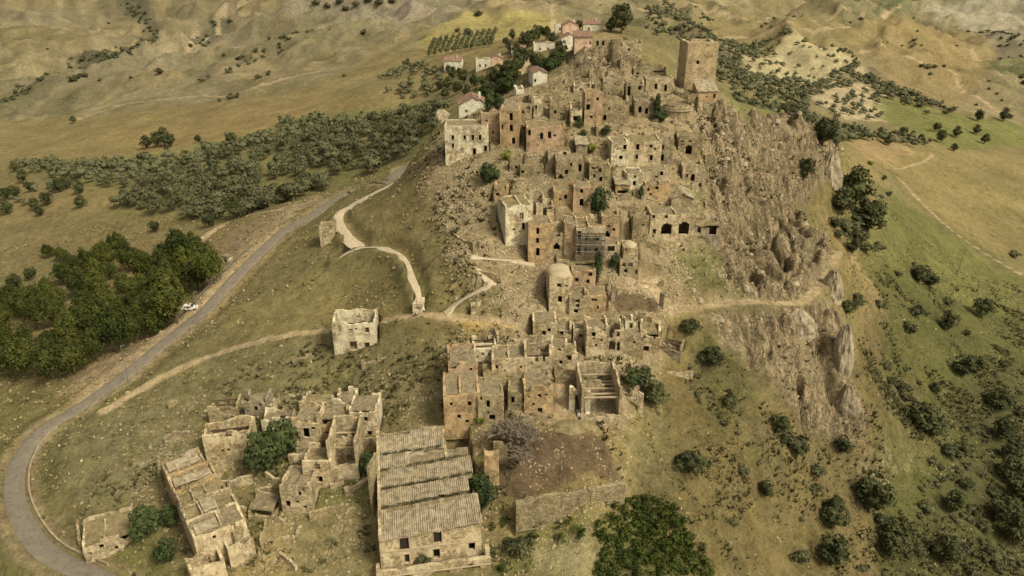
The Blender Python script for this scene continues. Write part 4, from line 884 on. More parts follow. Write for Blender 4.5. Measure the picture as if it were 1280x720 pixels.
FRAGS = [ # px,py,w,h,yaw,mat,label,extra
(700,244,44,6,2,'rubble','broken retaining wall below the tan arched ruin',{}),
(655,243,40,6,3,'tan','long retaining wall above the grey white mansion ruin',{}),
(664,262,4,28,0,'pale','tall thin pale wall stub right above the mansion ruin',{}),
(738,306,5,36,0,'cream','tall thin cream pillar standing by the scaffolding',{'T':.9}),
(802,266,30,7,-4,'tan','low wall on the rubble slope left of the gabled chapel',{}),
(842,150,34,5,0,'pale','pale curved parapet foot below the tower rock',{}),
(812,356,36,5,0,'tan','curved retaining wall on the upper rim of the brown pit',{}),
(826,385,5,18,-30,'mauve','short broken wall closing the right side of the brown pit',{}),
(795,398,40,7,-4,'rubble','rubble wall along the lower rim of the brown pit',{}),
(766,378,5,22,10,'mauve','tall dark wall end at the left side of the brown pit',{}),
(712,640,138,21,14,'rubble','long earth coloured retaining wall holding up the brown yard',{'rag':.35,'T':.9,'P':(10.7,102.7,7.9)}),
(615,609,18,46,4,'orange','tall ochre wall pier right of the big tiled block',{'T':1.6,'opens':[(609,598,4,7)]}),
(626,575,18,22,4,'rubble','crumbled wall stub beside the bare grey tree',{}),
(724,516,26,34,-8,'white','freestanding white arch beside the roofless hall',{'opens':[(725,506,13,24,'a')],'T':1.0}),
(800,516,6,30,0,'pale','thin pale wall sliver right of the roofless hall',{}),
(443,583,60,5,26,'pale','low diagonal wall across the green plot in the hamlet',{'rag':.3}),
(452,607,36,5,36,'pale','upper bright slab wall on the green plot in the hamlet',{'rag':.3}),
(418,638,56,5,24,'tan','lower diagonal wall stub below the open debris shell',{'rag':.3}),
(355,700,36,6,-40,'pale','sloping pale wall at the bottom of the hamlet meadow',{'rag':.4}),
(306,690,10,34,60,'tan','thick broken wall right of the stepped row of houses',{}),
(472,632,8,60,80,'tan','long leaning wall left of the big tiled block',{'rag':.6}),
(282,590,14,14,60,'pale','short pale wall leading down from the whitish shell',{}),
(205,600,8,20,110,'rubble','tumbled wall left of the stepped row of houses',{}),
(600,382,22,6,26,'pale','low parapet wall along the pale ramp',{'rag':.3}),
(606,345,30,5,-24,'tan','zigzag wall of the footpath below the mansion ruin',{'rag':.4}),
(575,300,34,4,-50,'tan','long straight wall line down the rocky west slope',{'rag':.4}),
(640,452,22,8,0,'tan','low wall remains right of the yellow grass patch',{}),
(590,424,36,5,-6,'rubble','scattered wall foundations below the yellow grass patch',{}),
(230,500,30,4,40,'rubble','dry stone wall climbing from the hamlet to the track',{}),
(95,655,42,4,-58,'tan','low stone wall on the inside of the road bend',{'rag':.3}),
(468,455,30,7,20,'rubble','rocky wall remains in the grass below the lone house',{}),
(380,450,28,6,12,'rubble','tumbled wall left of the lone house',{}),
(846,470,44,6,14,'pale','pale ledge wall right of the lower row',{'rag':.4}),
(875,396,50,5,2,'tan','low wall edging the footpath below the cliff',{'rag':.5}),
(690,356,6,30,-6,'rubble','narrow sloping wall left of the slender tower house',{}),
]
for (nm, cat, px, py, w_, h_, dp, yw, mt, tp, wn, lb, ex) in HOUSES: house(nm, cat, px, py, w_, h_, dp, yw, mt, tp, wn, lb, **ex)
for (px, py, w_, h_, yw, mt, lb, ex) in FRAGS: fragment(px, py, w_, h_, yw, mt, lb, **ex)

# ------------------------------------------------------------------ square tower on the crest
TP = hits([(870, 113)], H1)[0]; k_ = px_per_m(TP)
TW = 38 / k_; THt = 62 / (k_ * (cP + .3 * sP)); TB = (TP[0] + .8, TP[1], TP[2] - .6)
tw = empty('stone_tower', TB, R(3), 'massive square stone tower rising on the crest above the cliff', 'tower')
h = TW / 2
_op = []
for wx, wy, ww, wh in ((872.5, 78, 3.6, 4.6), (871, 107, 4.6, 5.6), (890, 70, 1.6, 2.2), (884, 56, 2, 1.6)):
    s_, z_ = facade_xz(TB, R(3), wx, wy); wm = ww / k_; hm = wh / k_; _op.append((s_ + h - wm / 2, s_ + h + wm / 2, max(.2, z_ - hm / 2), z_ + hm / 2, False))
_op = [q for q in _op if q[0] > .3 and q[1] < TW - .3 and q[3] < THt - .2]
place_wall('wall', tw, M['tower'], (-h, 0), 0, TW, THt, 1.1, _op, .7, .18, 5)
place_wall('wall', tw, M['tower'], (h - .01, 1.05), math.pi / 2, TW - 2.1, THt, 1.1, [(TW * .4, TW * .4 + .7, THt * .6, THt * .6 + 1.2, False)], .8, .3, 6)
place_wall('wall', tw, M['tower'], (-h + .01, TW - 1.05), -math.pi / 2, TW - 2.1, THt, 1.1, [(TW * .45, TW * .45 + .7, THt * .3, THt * .3 + 1.2, False)], .8, .2, 7)
place_wall('wall', tw, M['tower'], (h, TW), math.pi, TW, THt, 1.1, [], .9, .35, 8)
sheet('roof_deck', tw, M['debris'], -h + 1, h - 1, 1, TW - 1, lambda x, y: THt - .9, 1.2, .3, .1, 4)
PADS.append((TB, R(3), h + .4, TW, TB[2]))
b = MB()                                                          # stepped corner stones, proud of the faces
for q in range(int(THt / .6)):
    z = q * .6 + .05; l = 1.0 if q % 2 else .6
    b.box(-h - .04, -h + l, -.05, .3, z, z + .56, .02); b.box(h - l, h + .04, -.05, .3, z, z + .56, .02)
b.build('corner_stones', M['tower'], tw)
# round bastion in front of it
BP = hits([(849, 152)], H1)[0]; kb = px_per_m(BP); br = 17.5 / kb; bh = 19 / kb
bs = empty('round_bastion', (BP[0], BP[1] + br, BP[2]), 0, 'round stone bastion with a pale rim below the square tower', 'bastion')
V = []; F = []; nn = 40; rows = [(-3, 1.03), (bh * .3, 1.01), (bh * .62, 1.0), (bh * .66, 1.05), (bh * .8, 1.05), (bh * .86, .99), (bh, .97)]
for z, r_ in rows:
    for i in range(nn):
        t = 2 * math.pi * i / nn; q = br * r_ * (1 + .012 * math.sin(i * 5.1)); V.append((q * math.cos(t), q * math.sin(t) * .9, z + (.2 * math.sin(i * 1.7) if z == bh else 0)))
for q in range(len(rows) - 1):
    for i in range(nn): a = q * nn + i; b2 = q * nn + (i + 1) % nn; F.append([a, b2, b2 + nn, a + nn])
mesh_obj('wall', V, F, M['tan'], bs)
rim = []; rf = []
for z, r_ in ((bh * .635, 1.055), (bh * .635, 1.10), (bh * .70, 1.10), (bh * .70, 1.055)):
    for i in range(nn): t = 2 * math.pi * i / nn; rim.append((br * r_ * math.cos(t), br * r_ * math.sin(t) * .9, z))
for q in range(4):
    for i in range(nn): a = q * nn + i; b2 = q * nn + (i + 1) % nn; c2 = ((q + 1) % 4) * nn; rf.append([a, b2, c2 + (i + 1) % nn, c2 + i])
mesh_obj('rim', rim, rf, M['vault'], bs)
V = [(0, 0, bh - .5)]; F = []
for i in range(nn): t = 2 * math.pi * i / nn; V.append((br * .96 * math.cos(t), br * .86 * math.sin(t), bh - .45)); F.append([0, 1 + i, 1 + (i + 1) % nn])
mesh_obj('floor', V, F, M['brownroof'], bs)
PADS.append(((BP[0], BP[1], BP[2]), 0, br, br * 1.8, BP[2] + .2))

# ------------------------------------------------------------------ big tiled block in the foreground
FY = R(9.5); FO = (-13.6, 94.3, 4.4); FW = 16.9
fb = empty('terraced_block', FO, FY, 'big pale block with five stepped tiled roofs and a row of arches at its foot', 'building')
h = FW / 2; hh = 6.3
ops = []
for wx, wy, ww, wh in ((505.5, 680, 10, 14), (547, 671, 9, 14), (582, 663, 8, 13), (509, 698, 5, 10), (546, 692, 7, 11), (590, 683, 7, 9)):
    s_, z_ = facade_xz(FO, FY, wx, wy); kk = px_per_m(FO); ww *= 1.15; wh *= 1.1; ops.append((s_ + h - ww / kk / 2, s_ + h + ww / kk / 2, max(.05, z_ - wh / kk / .76 / 2), max(.8, z_ + wh / kk / .76 / 2), False))
ops = [q for q in ops if q[0] > .2 and q[1] < FW - .2 and q[3] < hh + .2]
place_wall('front_wall', fb, M['cream'], (-h, 0), 0, FW, hh - .45, .6, ops, .6, .12, 11, slope=1.5)
for q in ops: frame_part(fb, q[0] - h, q[1] - h, q[2], q[3], 0.0, False, mat='trim')
for q in ops[:3]: MB().box(q[0] - h + .04, q[1] - h - .04, .32, .40, q[2] + .03, q[3] - .03).build('dark_infill', M['dark'], fb)  # panels set into the upper windows, unlit rooms painted as flat dark colour
MB().box(-h - .05, h + .05, -.12, .06, 3.05, 3.2, .02).build('string_course', M['trim'], fb)
STR = [ # y0,y1, x0,x1, z0 front,z1 back
 (-.25, 6.0, -h - .25, h + .2, 5.75, 6.9), (6.25, 9.6, -h - .2, h - 1.2, 7.55, 8.05), (9.9, 13.8, -h - .2, h - .1, 8.3, 8.95),
 (14.1, 17.6, -h - .2, -h + 5.4, 9.1, 9.7), (17.9, 22.2, -h - .2, -h + 5.6, 9.9, 10.6), (17.3, 22.8, -h + 6.0, h - 4.6, 10.1, 11.0)]
for i, (y0, y1, x0, x1, z0, z1) in enumerate(STR):
    sl_ = 1.5 if i < 3 else .25
    roof_slab(fb, M['tiles'], x0, x1, y0, y1, lambda x, y, a=z0, b_=z1, c=y0, d=y1, s_=sl_, xx=x0, ww=x1 - x0: a + (b_ - a) * (y - c) / (d - c) + s_ * (x - xx) / ww, pitch=.36, amp=.07)
    if i: # riser wall and weedy gutter between two roofs
        place_wall('riser_wall', fb, M['rubble'], (x0 + .1, y0 + .12), 0, x1 - x0 - .2, z0 - .12, .35, [], .9, .25, 40 + i, base=0, slope=sl_)
        if i < 5:
            sheet('gutter_debris', fb, M['debrisg'], x0 + .2, x1 - .2, y0 - .9, y0 + .1, lambda x, y, z=STR[i - 1][5] if i != 3 else 9.0, s_=sl_, xx=x0, ww=x1 - x0: z - .08 + s_ * (x - xx) / ww, .6, .2, .14, 60 + i)
wv_, wf_, wn_ = [], [], 0
for (xa, xb, yy, zz) in ((-h, h - 1, 6.1, 7.5), (-h, h, 9.75, 8.6), (-h, h - .5, 13.95, 9.4), (-h, -h + 6, 17.75, 9.9), (-h + 6.2, h - 5, 17.3, 9.9)):
    for q in range(int((xb - xa) * 2.2)):
        x = rnd.uniform(xa, xb); s_ = rnd.uniform(.25, .6); a = rnd.uniform(0, 6.28)
        for k in range(7):
            t = a + k * .9; l = s_ * rnd.uniform(.6, 1.1); b0 = (x + math.cos(t) * .1, yy + math.sin(t) * .15 - .15, zz + .09 * (x + h) - .15)
            wv_ += [(b0[0] - math.sin(t) * l * .3, b0[1] + math.cos(t) * l * .3, b0[2]), (b0[0] + math.sin(t) * l * .3, b0[1] - math.cos(t) * l * .3, b0[2]), (b0[0] + math.cos(t) * l, b0[1] + math.sin(t) * l * .7, b0[2] + l * .7)]; wf_.append([wn_, wn_ + 1, wn_ + 2]); wn_ += 3
wd_ = mesh_obj('gutter_weeds', wv_, wf_, M['bush'], fb); wd_['kind'] = 'stuff'
# parapets standing proud of the tiles
place_wall('side_wall', fb, M['pale'], (-h - .35, 23.2), -math.pi / 2, 23.2, 11.4, .55, [], .9, .3, 12, slope=-4.4)
place_wall('side_wall', fb, M['pale'], (h + .02, .55), math.pi / 2, 14.6, 7.3, .55, [(3, 3.9, 3, 4.5, False)], .9, .3, 13, slope=2.2)
place_wall('side_wall', fb, M['tan'], (h - 4.2, 15.0), math.pi / 2, 8, 9.8, .5, [], .9, .9, 14, slope=1.2)
place_wall('back_wall', fb, M['rubble'], (h - 4.3, 23.3), math.pi, FW - 4.2, 11.2, .5, [], .9, .5, 15)
place_wall('inner_wall', fb, M['pale'], (-h + 5.9, 14.1), 0, 6.0, 10.4, .45, [(3.4, 4.4, 8.9, 10.1, False)], .6, .5, 16)
sheet('roof_deck', fb, M['debris'], -h + 5.7, h - .3, 14.3, 17.2, lambda x, y: 9.5 + (y - 14) * .1, .8, .4, .5, 17)
sheet('inner_floor', fb, M['debris'], -h + .6, h - .1, .6, 14, lambda x, y: 5.6 + y * .08, 1.5, .4, .1, 18)
# arcaded terrace at its foot
tx0, tx1, ty, tz = -h - 1.2, h + 1.3, -1.9, -.1
arches = [(3.6, 6.2, -4.2, -1.2, True), (9.2, 12.2, -4.2, -.95, True), (14.2, 17.8, -4.2, -.65, True)]
V, F = wall_geo(tx1 - tx0, .55 + 3.8, .7, [(a, b_, c + 4.4, d + 4.4, e) for a, b_, c, d, e in arches], .6, .2, 19, base=-2, slope=.5)
V = [(x + tx0, y + ty, z - 3.8) for x, y, z in V]; mesh_obj('terrace_wall', V, F, M['pale'], fb)
MB().box(tx0, tx1, ty - .15, ty - .02, -.62, -.42, .02).build('terrace_ledge', M['trim'], fb)
sheet('terrace_floor', fb, M['debris'], tx0 + .1, tx1 - .1, ty + .65, -.02, lambda x, y: -.25 + .02 * x, .8, .3, .06, 20)
MB().box(tx1 - .75, tx1, ty + .72, .3, -4, 1.9, .04).build('terrace_end_wall', M['pale'], fb)
MB().box(tx0, tx0 + .6, ty + .72, .3, -4, .5, .04).build('terrace_end_wall', M['pale'], fb)
PADS.append((FO, FY, h + .5, 24, FO[2] + 4.0)); PADS.append(((FO[0] + 3.4 * math.sin(FY), FO[1] - 3.4 * math.cos(FY), 0), FY, h + 1.2, 4.2, FO[2] - .6))

# ------------------------------------------------------------------ stepped row, lower left
RY = R(36); RO = np.array([-53.2, 93.0]); du = np.array([math.cos(RY), math.sin(RY)]); dv = np.array([-math.sin(RY), math.cos(RY)])
ROWL = ['front house of the stepped row with a blue grey door and cornice ledges', 'second house of the stepped row with a gap toothed roof', 'third house of the stepped row with a dark slot in its roof',
        'fourth house of the stepped row with patchy yellow plaster', 'last and highest house of the stepped row, nearest the track', ]
rz = [4.2, 4.8, 5.4, 6.0, 6.6]; zt = [10.4, 10.6, 11.1, 11.6, 12.2]; dps = [4.6, 4.4, 4.2, 4.2, 4.8]; acc = 0
for i in range(5):
    wv = [8.6, 8.8, 8.2, 7.8, 7.0][i]; c = RO + dv * acc + du * wv / 2
    P = (c[0], c[1], rz[i]); kk = px_per_m(P)
    wins = [(291, 655, 5, 11), (268, 672, 4, 6)] if i == 0 else []
    tp = ['flat', 'ruin', 'ruin', 'ruin', 'flat'][i]
    o = house('row_house', 'ruin', 0, 0, 0, 0, dps[i] + .1, 36, ['cream', 'pale', 'tan', 'orange', 'tan'][i], tp, wins, ROWL[i], P=P, W=wv, Hh=zt[i] - rz[i], rag=[.3, .8, .9, .8, .6][i], back=.4, group='houses of the stepped row')
    if tp != 'shed':
        for q in range(3):                                       # surviving party walls and tiled patches
            x0 = -wv / 2 + .6 + q * (wv - 1.2) / 3; Hq = zt[i] - rz[i]
            if rnd.random() < .45: roof_slab(o, M['tiles'], x0, x0 + (wv - 1.6) / 3, .5, dps[i] * rnd.uniform(.5, .95), lambda x, y, Hq=Hq: Hq + .05 + y * .16, name='roof_patch')
            place_wall('party_wall', o, M['pale'], (x0 - .15, .5), math.pi / 2 * 1.0, dps[i] - 1, Hq + .35, .28, [], .9, .4, 70 + i * 4 + q, base=0)
    acc += dps[i]
c = RO + du * 0.2 - dv * 3.3 - du * 1.2
house('row_house', 'ruin', 0, 0, 0, 0, 3.6, 36, 'cream', 'hollow', [], 'low roofless wing with a dark doorway at the front of the stepped row', P=(c[0] + 1.6, c[1] + .6, 2.6), W=5.4, Hh=4.8, rag=.6, group='houses of the stepped row')
c = RO + du * 6.6 - dv * 2.2
house('row_house', 'ruin', 0, 0, 0, 0, 2.4, 36, 'pale', 'ruin', [], 'broken right hand porch at the front of the stepped row', P=(c[0], c[1], 2.8), W=4.4, Hh=4.6, rag=1.0, group='houses of the stepped row')

# ------------------------------------------------------------------ scaffolding
SP = hits([(737, 323)], H1)[0]; ks = px_per_m(SP); sw, sh_ = 34 / ks, 36 / ks
sf = empty('scaffolding', (SP[0], SP[1] - 1.3, SP[2] - .3), 0, 'metal scaffolding with plank decks in front of the grey cream house', 'scaffolding')
nb = 5; nl = 4
for i in range(nb + 1):
    for y in (0, 1.0): x = -sw / 2 + sw * i / nb; MB().tube((x, y, -.5), (x, y, sh_ + .4), .06, .06, 6).build('upright', M['metal'], sf)
for l in range(1, nl + 1):
    z = sh_ * l / nl
    MB().box(-sw / 2 - .2, sw / 2 + .2, .08, .92, z - .06, z, .01).build('deck', M['wood'], sf)
    for y in (0, 1.0): MB().tube((-sw / 2 - .3, y, z + .9), (sw / 2 + .3, y, z + .9), .045, .045, 6).build('rail', M['metal'], sf)
for i in range(nb): MB().tube((-sw / 2 + sw * i / nb, -.07, sh_ * (i % nl) / nl), (-sw / 2 + sw * (i + 1) / nb, -.07, sh_ * (i % nl + 1) / nl), .04, .04, 5).build('brace', M['metal'], sf)

# ------------------------------------------------------------------ small things
# earth mound in the yard
def blob_mound(name, px, py, wpx, dm, hm, mat, label, cat):
    P = hits([(px, py)], H1)[0]; k = px_per_m(P); a = wpx / k / 2; V = []; F = []; n = 28; m_ = 8
    for q in range(m_ + 1):
        r = 1 - q / m_; z = hm * (1 - r * r) - .25 * (q == 0)
        for i in range(n):
            t = 2 * math.pi * i / n; rr = r * (1 + .10 * math.sin(3 * t + 1) + .06 * math.sin(7 * t)); V.append((a * rr * math.cos(t), dm * rr * math.sin(t), z + rnd.uniform(-.05, .05)))
    for q in range(m_):
        for i in range(n): a_ = q * n + i; b_ = q * n + (i + 1) % n; F.append([a_, b_, b_ + n, a_ + n])
    o = mesh_obj(name, V, F, M[mat], None, True); o.location = (P[0], P[1] + dm * .8, P[2]); tag(o, label, cat); return o
blob_mound('earth_mound', 713, 541, 64, 2.0, 1.5, 'debrisg', 'low oval mound of pale grassy earth at the head of the brown yard', 'mound')
# two white wrapped bundles by the arch
for px, lb in ((725, 'left of two white plastic wrapped bundles by the freestanding arch'), (734, 'right of two white plastic wrapped bundles by the freestanding arch')):
    P = hits([(px, 520)], H1)[0]; V = []; F = []
    for q in range(6):
        ph = math.pi / 2 * q / 5
        for i in range(12): t = 2 * math.pi * i / 12; V.append((.62 * math.cos(ph) ** .5 * math.cos(t) * (1 + .1 * math.sin(3 * t)), .5 * math.cos(ph) ** .5 * math.sin(t), .85 * math.sin(ph) + rnd.uniform(-.03, .03)))
    for q in range(5):
        for i in range(12): a_ = q * 12 + i; b_ = q * 12 + (i + 1) % 12; F.append([a_, b_, b_ + 12, a_ + 12])
    o = mesh_obj('wrapped_bundle', V, F, M['whitepaint'], None, True); o.location = P; tag(o, lb, 'bundle', 'white bundles by the arch')
# parked car under the pines
P = hits([(238, 387)], H1)[0]
car = empty('parked_car', (P[0], P[1], P[2] + .02), R(8), 'white parked car half under the pines beside the road', 'car')
prof = [(-2.1, .35), (-2.15, .85), (-1.95, 1.0), (-1.5, 1.42), (.25, 1.45), (.95, 1.0), (1.95, .85), (2.1, .6), (2.1, .35)]
V = [(x, y, z) for y in (-.85, .85) for x, z in prof]; n = len(prof); F = [list(range(n))[::-1], list(range(n, 2 * n))] + [[i, i + 1, n + i + 1, n + i] for i in range(n - 1)] + [[n - 1, 0, n, 2 * n - 1]]
body = mesh_obj('body', V, F, M['whitepaint'], car)
for s_ in (-1, 1):
    gl = [(-1.45, 1.02), (-1.2, 1.36), (.15, 1.38), (.7, 1.02)]; V = [(x, s_ * .862, z) for x, z in gl]; mesh_obj('side_window', V, [[0, 1, 2, 3]], M['glass'], car)
    for x in (-1.35, 1.3): MB().tube((x, s_ * .70, .33), (x, s_ * .90, .33), .33, .33, 14).build('wheel', M['rubber'], car)
mesh_obj('windscreen', [(.30, -.72, 1.43), (.30, .72, 1.43), (.93, .78, 1.035), (.93, -.78, 1.035)], [[0, 3, 2, 1]], M['glass'], car)
for s_ in (-.6, .6): MB().box(2.06, 2.13, s_ - .16, s_ + .16, .58, .72).build('headlight', M['glass'], car)
# masonry shrine by the road and two white blocks
P = hits([(285, 326)], H1)[0]
sh = empty('roadside_shrine', P, R(-20), 'small cream roadside hut on the bank above the road', 'hut')
MB().box(-1.3, 1.3, -.9, .9, -.6, 1.7, .04).build('wall', M['white'], sh); MB().box(-1.5, 1.5, -1.1, 1.1, 1.703, 1.9, .03).build('roof', M['debris'], sh); MB().box(-.4, .4, -1.0, -.86, 0, 1.2).build('door', M['wood'], sh)
for (px, py, lb) in ((202, 416, 'white concrete block at the edge of the pines'), (160, 492, 'white marker stone where the track leaves the road')):
    P = hits([(px, py)], H1)[0]; o = MB().box(-.8, .8, -.5, .5, -.3, .8, .06).box(-.5, .5, -.3, .3, .803, 1.1, .05).build('concrete_block', M['trim'], None); o.scale = (.55, .55, .55); o.location = P; tag(o, lb, 'block')
# poles
for (px, py, hp, lb, sh_) in ((1227, 599, 36, 'wooden pole with a crossbar on the right hand slope', 1), (1188, 438, 24, 'bare pale leaning pole beside the dark shrubs', 0), (161, 480, 46, 'thin grey lamp post beside the road below the pines', 2), (249, 408, 40, 'thin grey lamp post beside the road next to the parked car', 2), (1196, 345, 26, 'thin wooden pole on the far right hand slope', 1)):
    P = hits([(px, py)], H1)[0]; k = px_per_m(P); Hm = hp / k / .85
    o = empty('lamp_post' if sh_ == 2 else 'utility_pole', P, R(20), lb, 'pole'); MB().tube((0, 0, -.5), (.03 * Hm, 0, Hm), .11 if sh_ == 2 else .17, .08 if sh_ == 2 else .12, 8).build('shaft', M['metal'] if sh_ == 2 else M['greybark'], o)
    if sh_ == 1: MB().box(.03 * Hm - .9, .03 * Hm + .9, -.07, .07, Hm - .7, Hm - .55).build('crossbar', M['greybark'], o)
    if sh_ == 2: MB().box(.03 * Hm - .1, .03 * Hm + .9, -.09, .09, Hm - .05, Hm + .07).build('lamp_head', M['metal'], o)
# low roadside wall on the downhill side and guard rail
def ribbon_wall(line, off, i0, i1, hgt_, th, name, mat, label, cat, posts=False):
    L = line[i0:i1]; t = np.gradient(L[:, :2], axis=0); t /= np.linalg.norm(t, axis=1)[:, None]; nrm = np.stack([t[:, 1], -t[:, 0]], -1)
    V = []; F = []
    for q in range(len(L)):
        for o_, z in ((off, -.6), (off, hgt_), (off + th, hgt_), (off + th, -.6)):
            p = L[q, :2] + nrm[q] * o_; V.append((p[0], p[1], L[q, 2] + z + (rnd.uniform(-.05, .05) if z > 0 else 0)))
    for q in range(len(L) - 1):
        for k in range(4): a = q * 4 + k; b_ = q * 4 + (k + 1) % 4; F.append([a, b_, b_ + 4, a + 4])
    F += [[0, 1, 2, 3], [len(V) - 1, len(V) - 2, len(V) - 3, len(V) - 4]]
    o = mesh_obj(name, V, F, M[mat]); tag(o, label, cat); return o
NR = len(ROAD); dR = np.hypot(ROAD[:, 0] - hits([(200, 433)])[0][0], ROAD[:, 1] - hits([(200, 433)])[0][1]); iR = int(np.argmin(dR)); dB = np.hypot(*(ROAD[:, :2] - np.array(hits([(55, 540)])[0][:2])).T); iB = int(np.argmin(dB))
ribbon_wall(ROAD, ROADW / 2 + .35, iR - 12, NR - 18, .55, .4, 'roadside_wall', 'darkrock', 'low dark stone wall along the town side of the climbing road', 'wall')
ribbon_wall(ROAD, ROADW / 2 + .5, 3, iB + 2, .5, .35, 'roadside_wall', 'stones', 'low pale kerb wall on the inside of the hairpin bend', 'wall')
gr = tag(link(bpy.data.objects.new('guard_rail', None)), 'grey guard rail on the bank beside the pines', 'guard rail')
Lg = ROAD[iR + 4:iR + 22]; tg = np.gradient(Lg[:, :2], axis=0); tg /= np.linalg.norm(tg, axis=1)[:, None]; gp = [(p[0] - t[1] * 5.2, p[1] + t[0] * 5.2, 0) for p, t in zip(Lg, tg)]
gp = [(x, y, hgt(x, y, H1)) for x, y, _ in gp]; gr.location = gp[0]
rb = MB()
for p, q in zip(gp[:-1], gp[1:]): rb.tube(tuple(np.array(p) - gp[0] + (0, 0, .7)), tuple(np.array(q) - gp[0] + (0, 0, .7)), .13, .13, 4)
rb.build('rail', M['metal'], gr)
for p in gp[::2]: d = np.array(p) - gp[0]; MB().box(d[0] - .07, d[0] + .07, d[1] - .07, d[1] + .07, d[2] - .4, d[2] + .8).build('post', M['metal'], gr)

# crumbled footings between the houses, too many and too broken to count
def remains(n, outline, gap, seed):
    r = random.Random(seed); pv, pf, m_ = [], [], 0
    W_ = spread_pts(outline, gap, seed)
    for x, y in W_[:n]:
        if any(abs((x - B[1][0]) * math.cos(B[2]) + (y - B[1][1]) * math.sin(B[2])) < B[3] / 2 + .2 and -.8 < -(x - B[1][0]) * math.sin(B[2]) + (y - B[1][1]) * math.cos(B[2]) < B[4] + .6 for B in BUILT): continue
        l = r.uniform(2, 5.5); hh_ = r.uniform(.5, 2.2); yw = r.choice([0, 0, 0, 1.5, 1.6]) + r.uniform(-.35, .35); z = hgt(x, y, H1)
        V, F = wall_geo(l, hh_, .5, [], .8, .8, r.randrange(900), base=-2.0, slope=r.uniform(-.8, .8)); c, s = math.cos(yw), math.sin(yw)
        pv += [(x + (a - l / 2) * c - b_ * s, y + (a - l / 2) * s + b_ * c, z + q) for a, b_, q in V]; pf += [[k + m_ for k in f_] for f_ in F]; m_ += len(V)
    return pv, pf
def spread_pts(pp, gap, seed):
    r = random.Random(seed); W_ = np.array(hits(pp)); ab = np.array([(x / y, math.log(y)) for x, y, z in W_]); x0, y0 = W_[:, 0].min(), W_[:, 1].min(); x1, y1 = W_[:, 0].max(), W_[:, 1].max()
    X, Y = np.meshgrid(np.arange(x0, x1, gap), np.arange(y0, y1, gap)); X = X.ravel() + np.array([r.uniform(-.4, .4) * gap for _ in range(X.size)]); Y = Y.ravel() + np.array([r.uniform(-.4, .4) * gap for _ in range(Y.size)])
    m = inside(ab, X / Y, np.log(Y)); q = list(zip(X[m], Y[m])); r.shuffle(q); return q
for i, (mt, n, pp, gp) in enumerate((('tan', 150, [(600,215),(640,135),(700,100),(790,85),(835,110),(895,130),(890,300),(800,330),(690,335),(640,300)], 4.0), ('rubble', 130, [(600,215),(640,135),(700,100),(790,85),(835,110),(895,130),(890,300),(800,330),(690,335),(640,300)], 4.3), ('pale', 60, [(600,420),(660,400),(830,400),(830,450),(780,470),(680,480),(570,480)], 4.0), ('pale', 60, [(200,560),(270,500),(470,490),(470,600),(380,660),(320,680),(240,560)], 4.6))):
    pv, pf = remains(n, pp, gp, 30 + i); o = mesh_obj('masonry_remains', pv, pf, M[mt]); tag(o, ['crumbled tan footings and terrace walls all over the hilltop town', 'bare rubble footings and terrace walls all over the hilltop town', 'pale crumbled footings between the houses of the lower row', 'pale crumbled footings between the houses of the hamlet'][i], 'footings', None, 'stuff')

# ------------------------------------------------------------------ cut footprints, lay the ground
for (P, yaw, hw, dp, z) in PADS:
    c, s = math.cos(yaw), math.sin(yaw); R_ = math.hypot(hw, dp) + 2
    sel = np.nonzero((abs(GX - P[0]) < R_) & (abs(GY - P[1]) < R_)); X = GX[sel] - P[0]; Y = GY[sel] - P[1]
    u = X * c + Y * s; v = -X * s + Y * c; m = (abs(u) < hw) & (v > .2) & (v < dp)
    hh_ = H[sel]; hh_[m] = np.minimum(hh_[m], z + .05); H[sel] = hh_
idx = np.arange(NA * NB).reshape(NB, NA)
f = np.stack([idx[:-1, :-1], idx[:-1, 1:], idx[1:, 1:], idx[1:, :-1]], -1).reshape(-1, 4)
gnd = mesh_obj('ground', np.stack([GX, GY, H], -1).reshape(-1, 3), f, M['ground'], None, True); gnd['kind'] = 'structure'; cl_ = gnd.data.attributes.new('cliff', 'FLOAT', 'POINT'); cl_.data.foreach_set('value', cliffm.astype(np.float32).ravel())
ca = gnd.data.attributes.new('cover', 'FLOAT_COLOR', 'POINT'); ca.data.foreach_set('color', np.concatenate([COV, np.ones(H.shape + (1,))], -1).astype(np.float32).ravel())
ra = gnd.data.attributes.new('rocky', 'FLOAT', 'POINT'); ra.data.foreach_set('value', rocky.astype(np.float32).ravel())
def ribbon(name, line, wd, lift, mat, wob=0.0):
    t = np.gradient(line[:, :2], axis=0); t /= np.linalg.norm(t, axis=1)[:, None]; nrm = np.stack([t[:, 1], -t[:, 0]], -1); V = []; F = []; m = 6
    for q in range(len(line)):
        e0 = (vnoise(q * .31, 3.3, 5) - .5) * wob; e1 = (vnoise(q * .31, 9.3, 6) - .5) * wob
        for k in range(m + 1):
            o_ = -wd / 2 + wd * k / m + (e0 if k == 0 else e1 if k == m else 0); p = line[q, :2] + nrm[q] * o_; cr = .05 * (1 - (2 * k / m - 1) ** 2); V.append((p[0], p[1], line[q, 2] + lift + cr - (.25 if k in (0, m) else 0)))
    for q in range(len(line) - 1):
        for k in range(m): a = q * (m + 1) + k; F.append([a, a + 1, a + m + 2, a + m + 1])
    o = mesh_obj(name, V, F, M[mat], None, True); o['kind'] = 'structure'; return o
ribbon('road', ROAD, ROADW, .06, 'asphalt')
for L, wd in path_lines: ribbon('footpath', L, wd, .02, 'stonepath', 2.0)

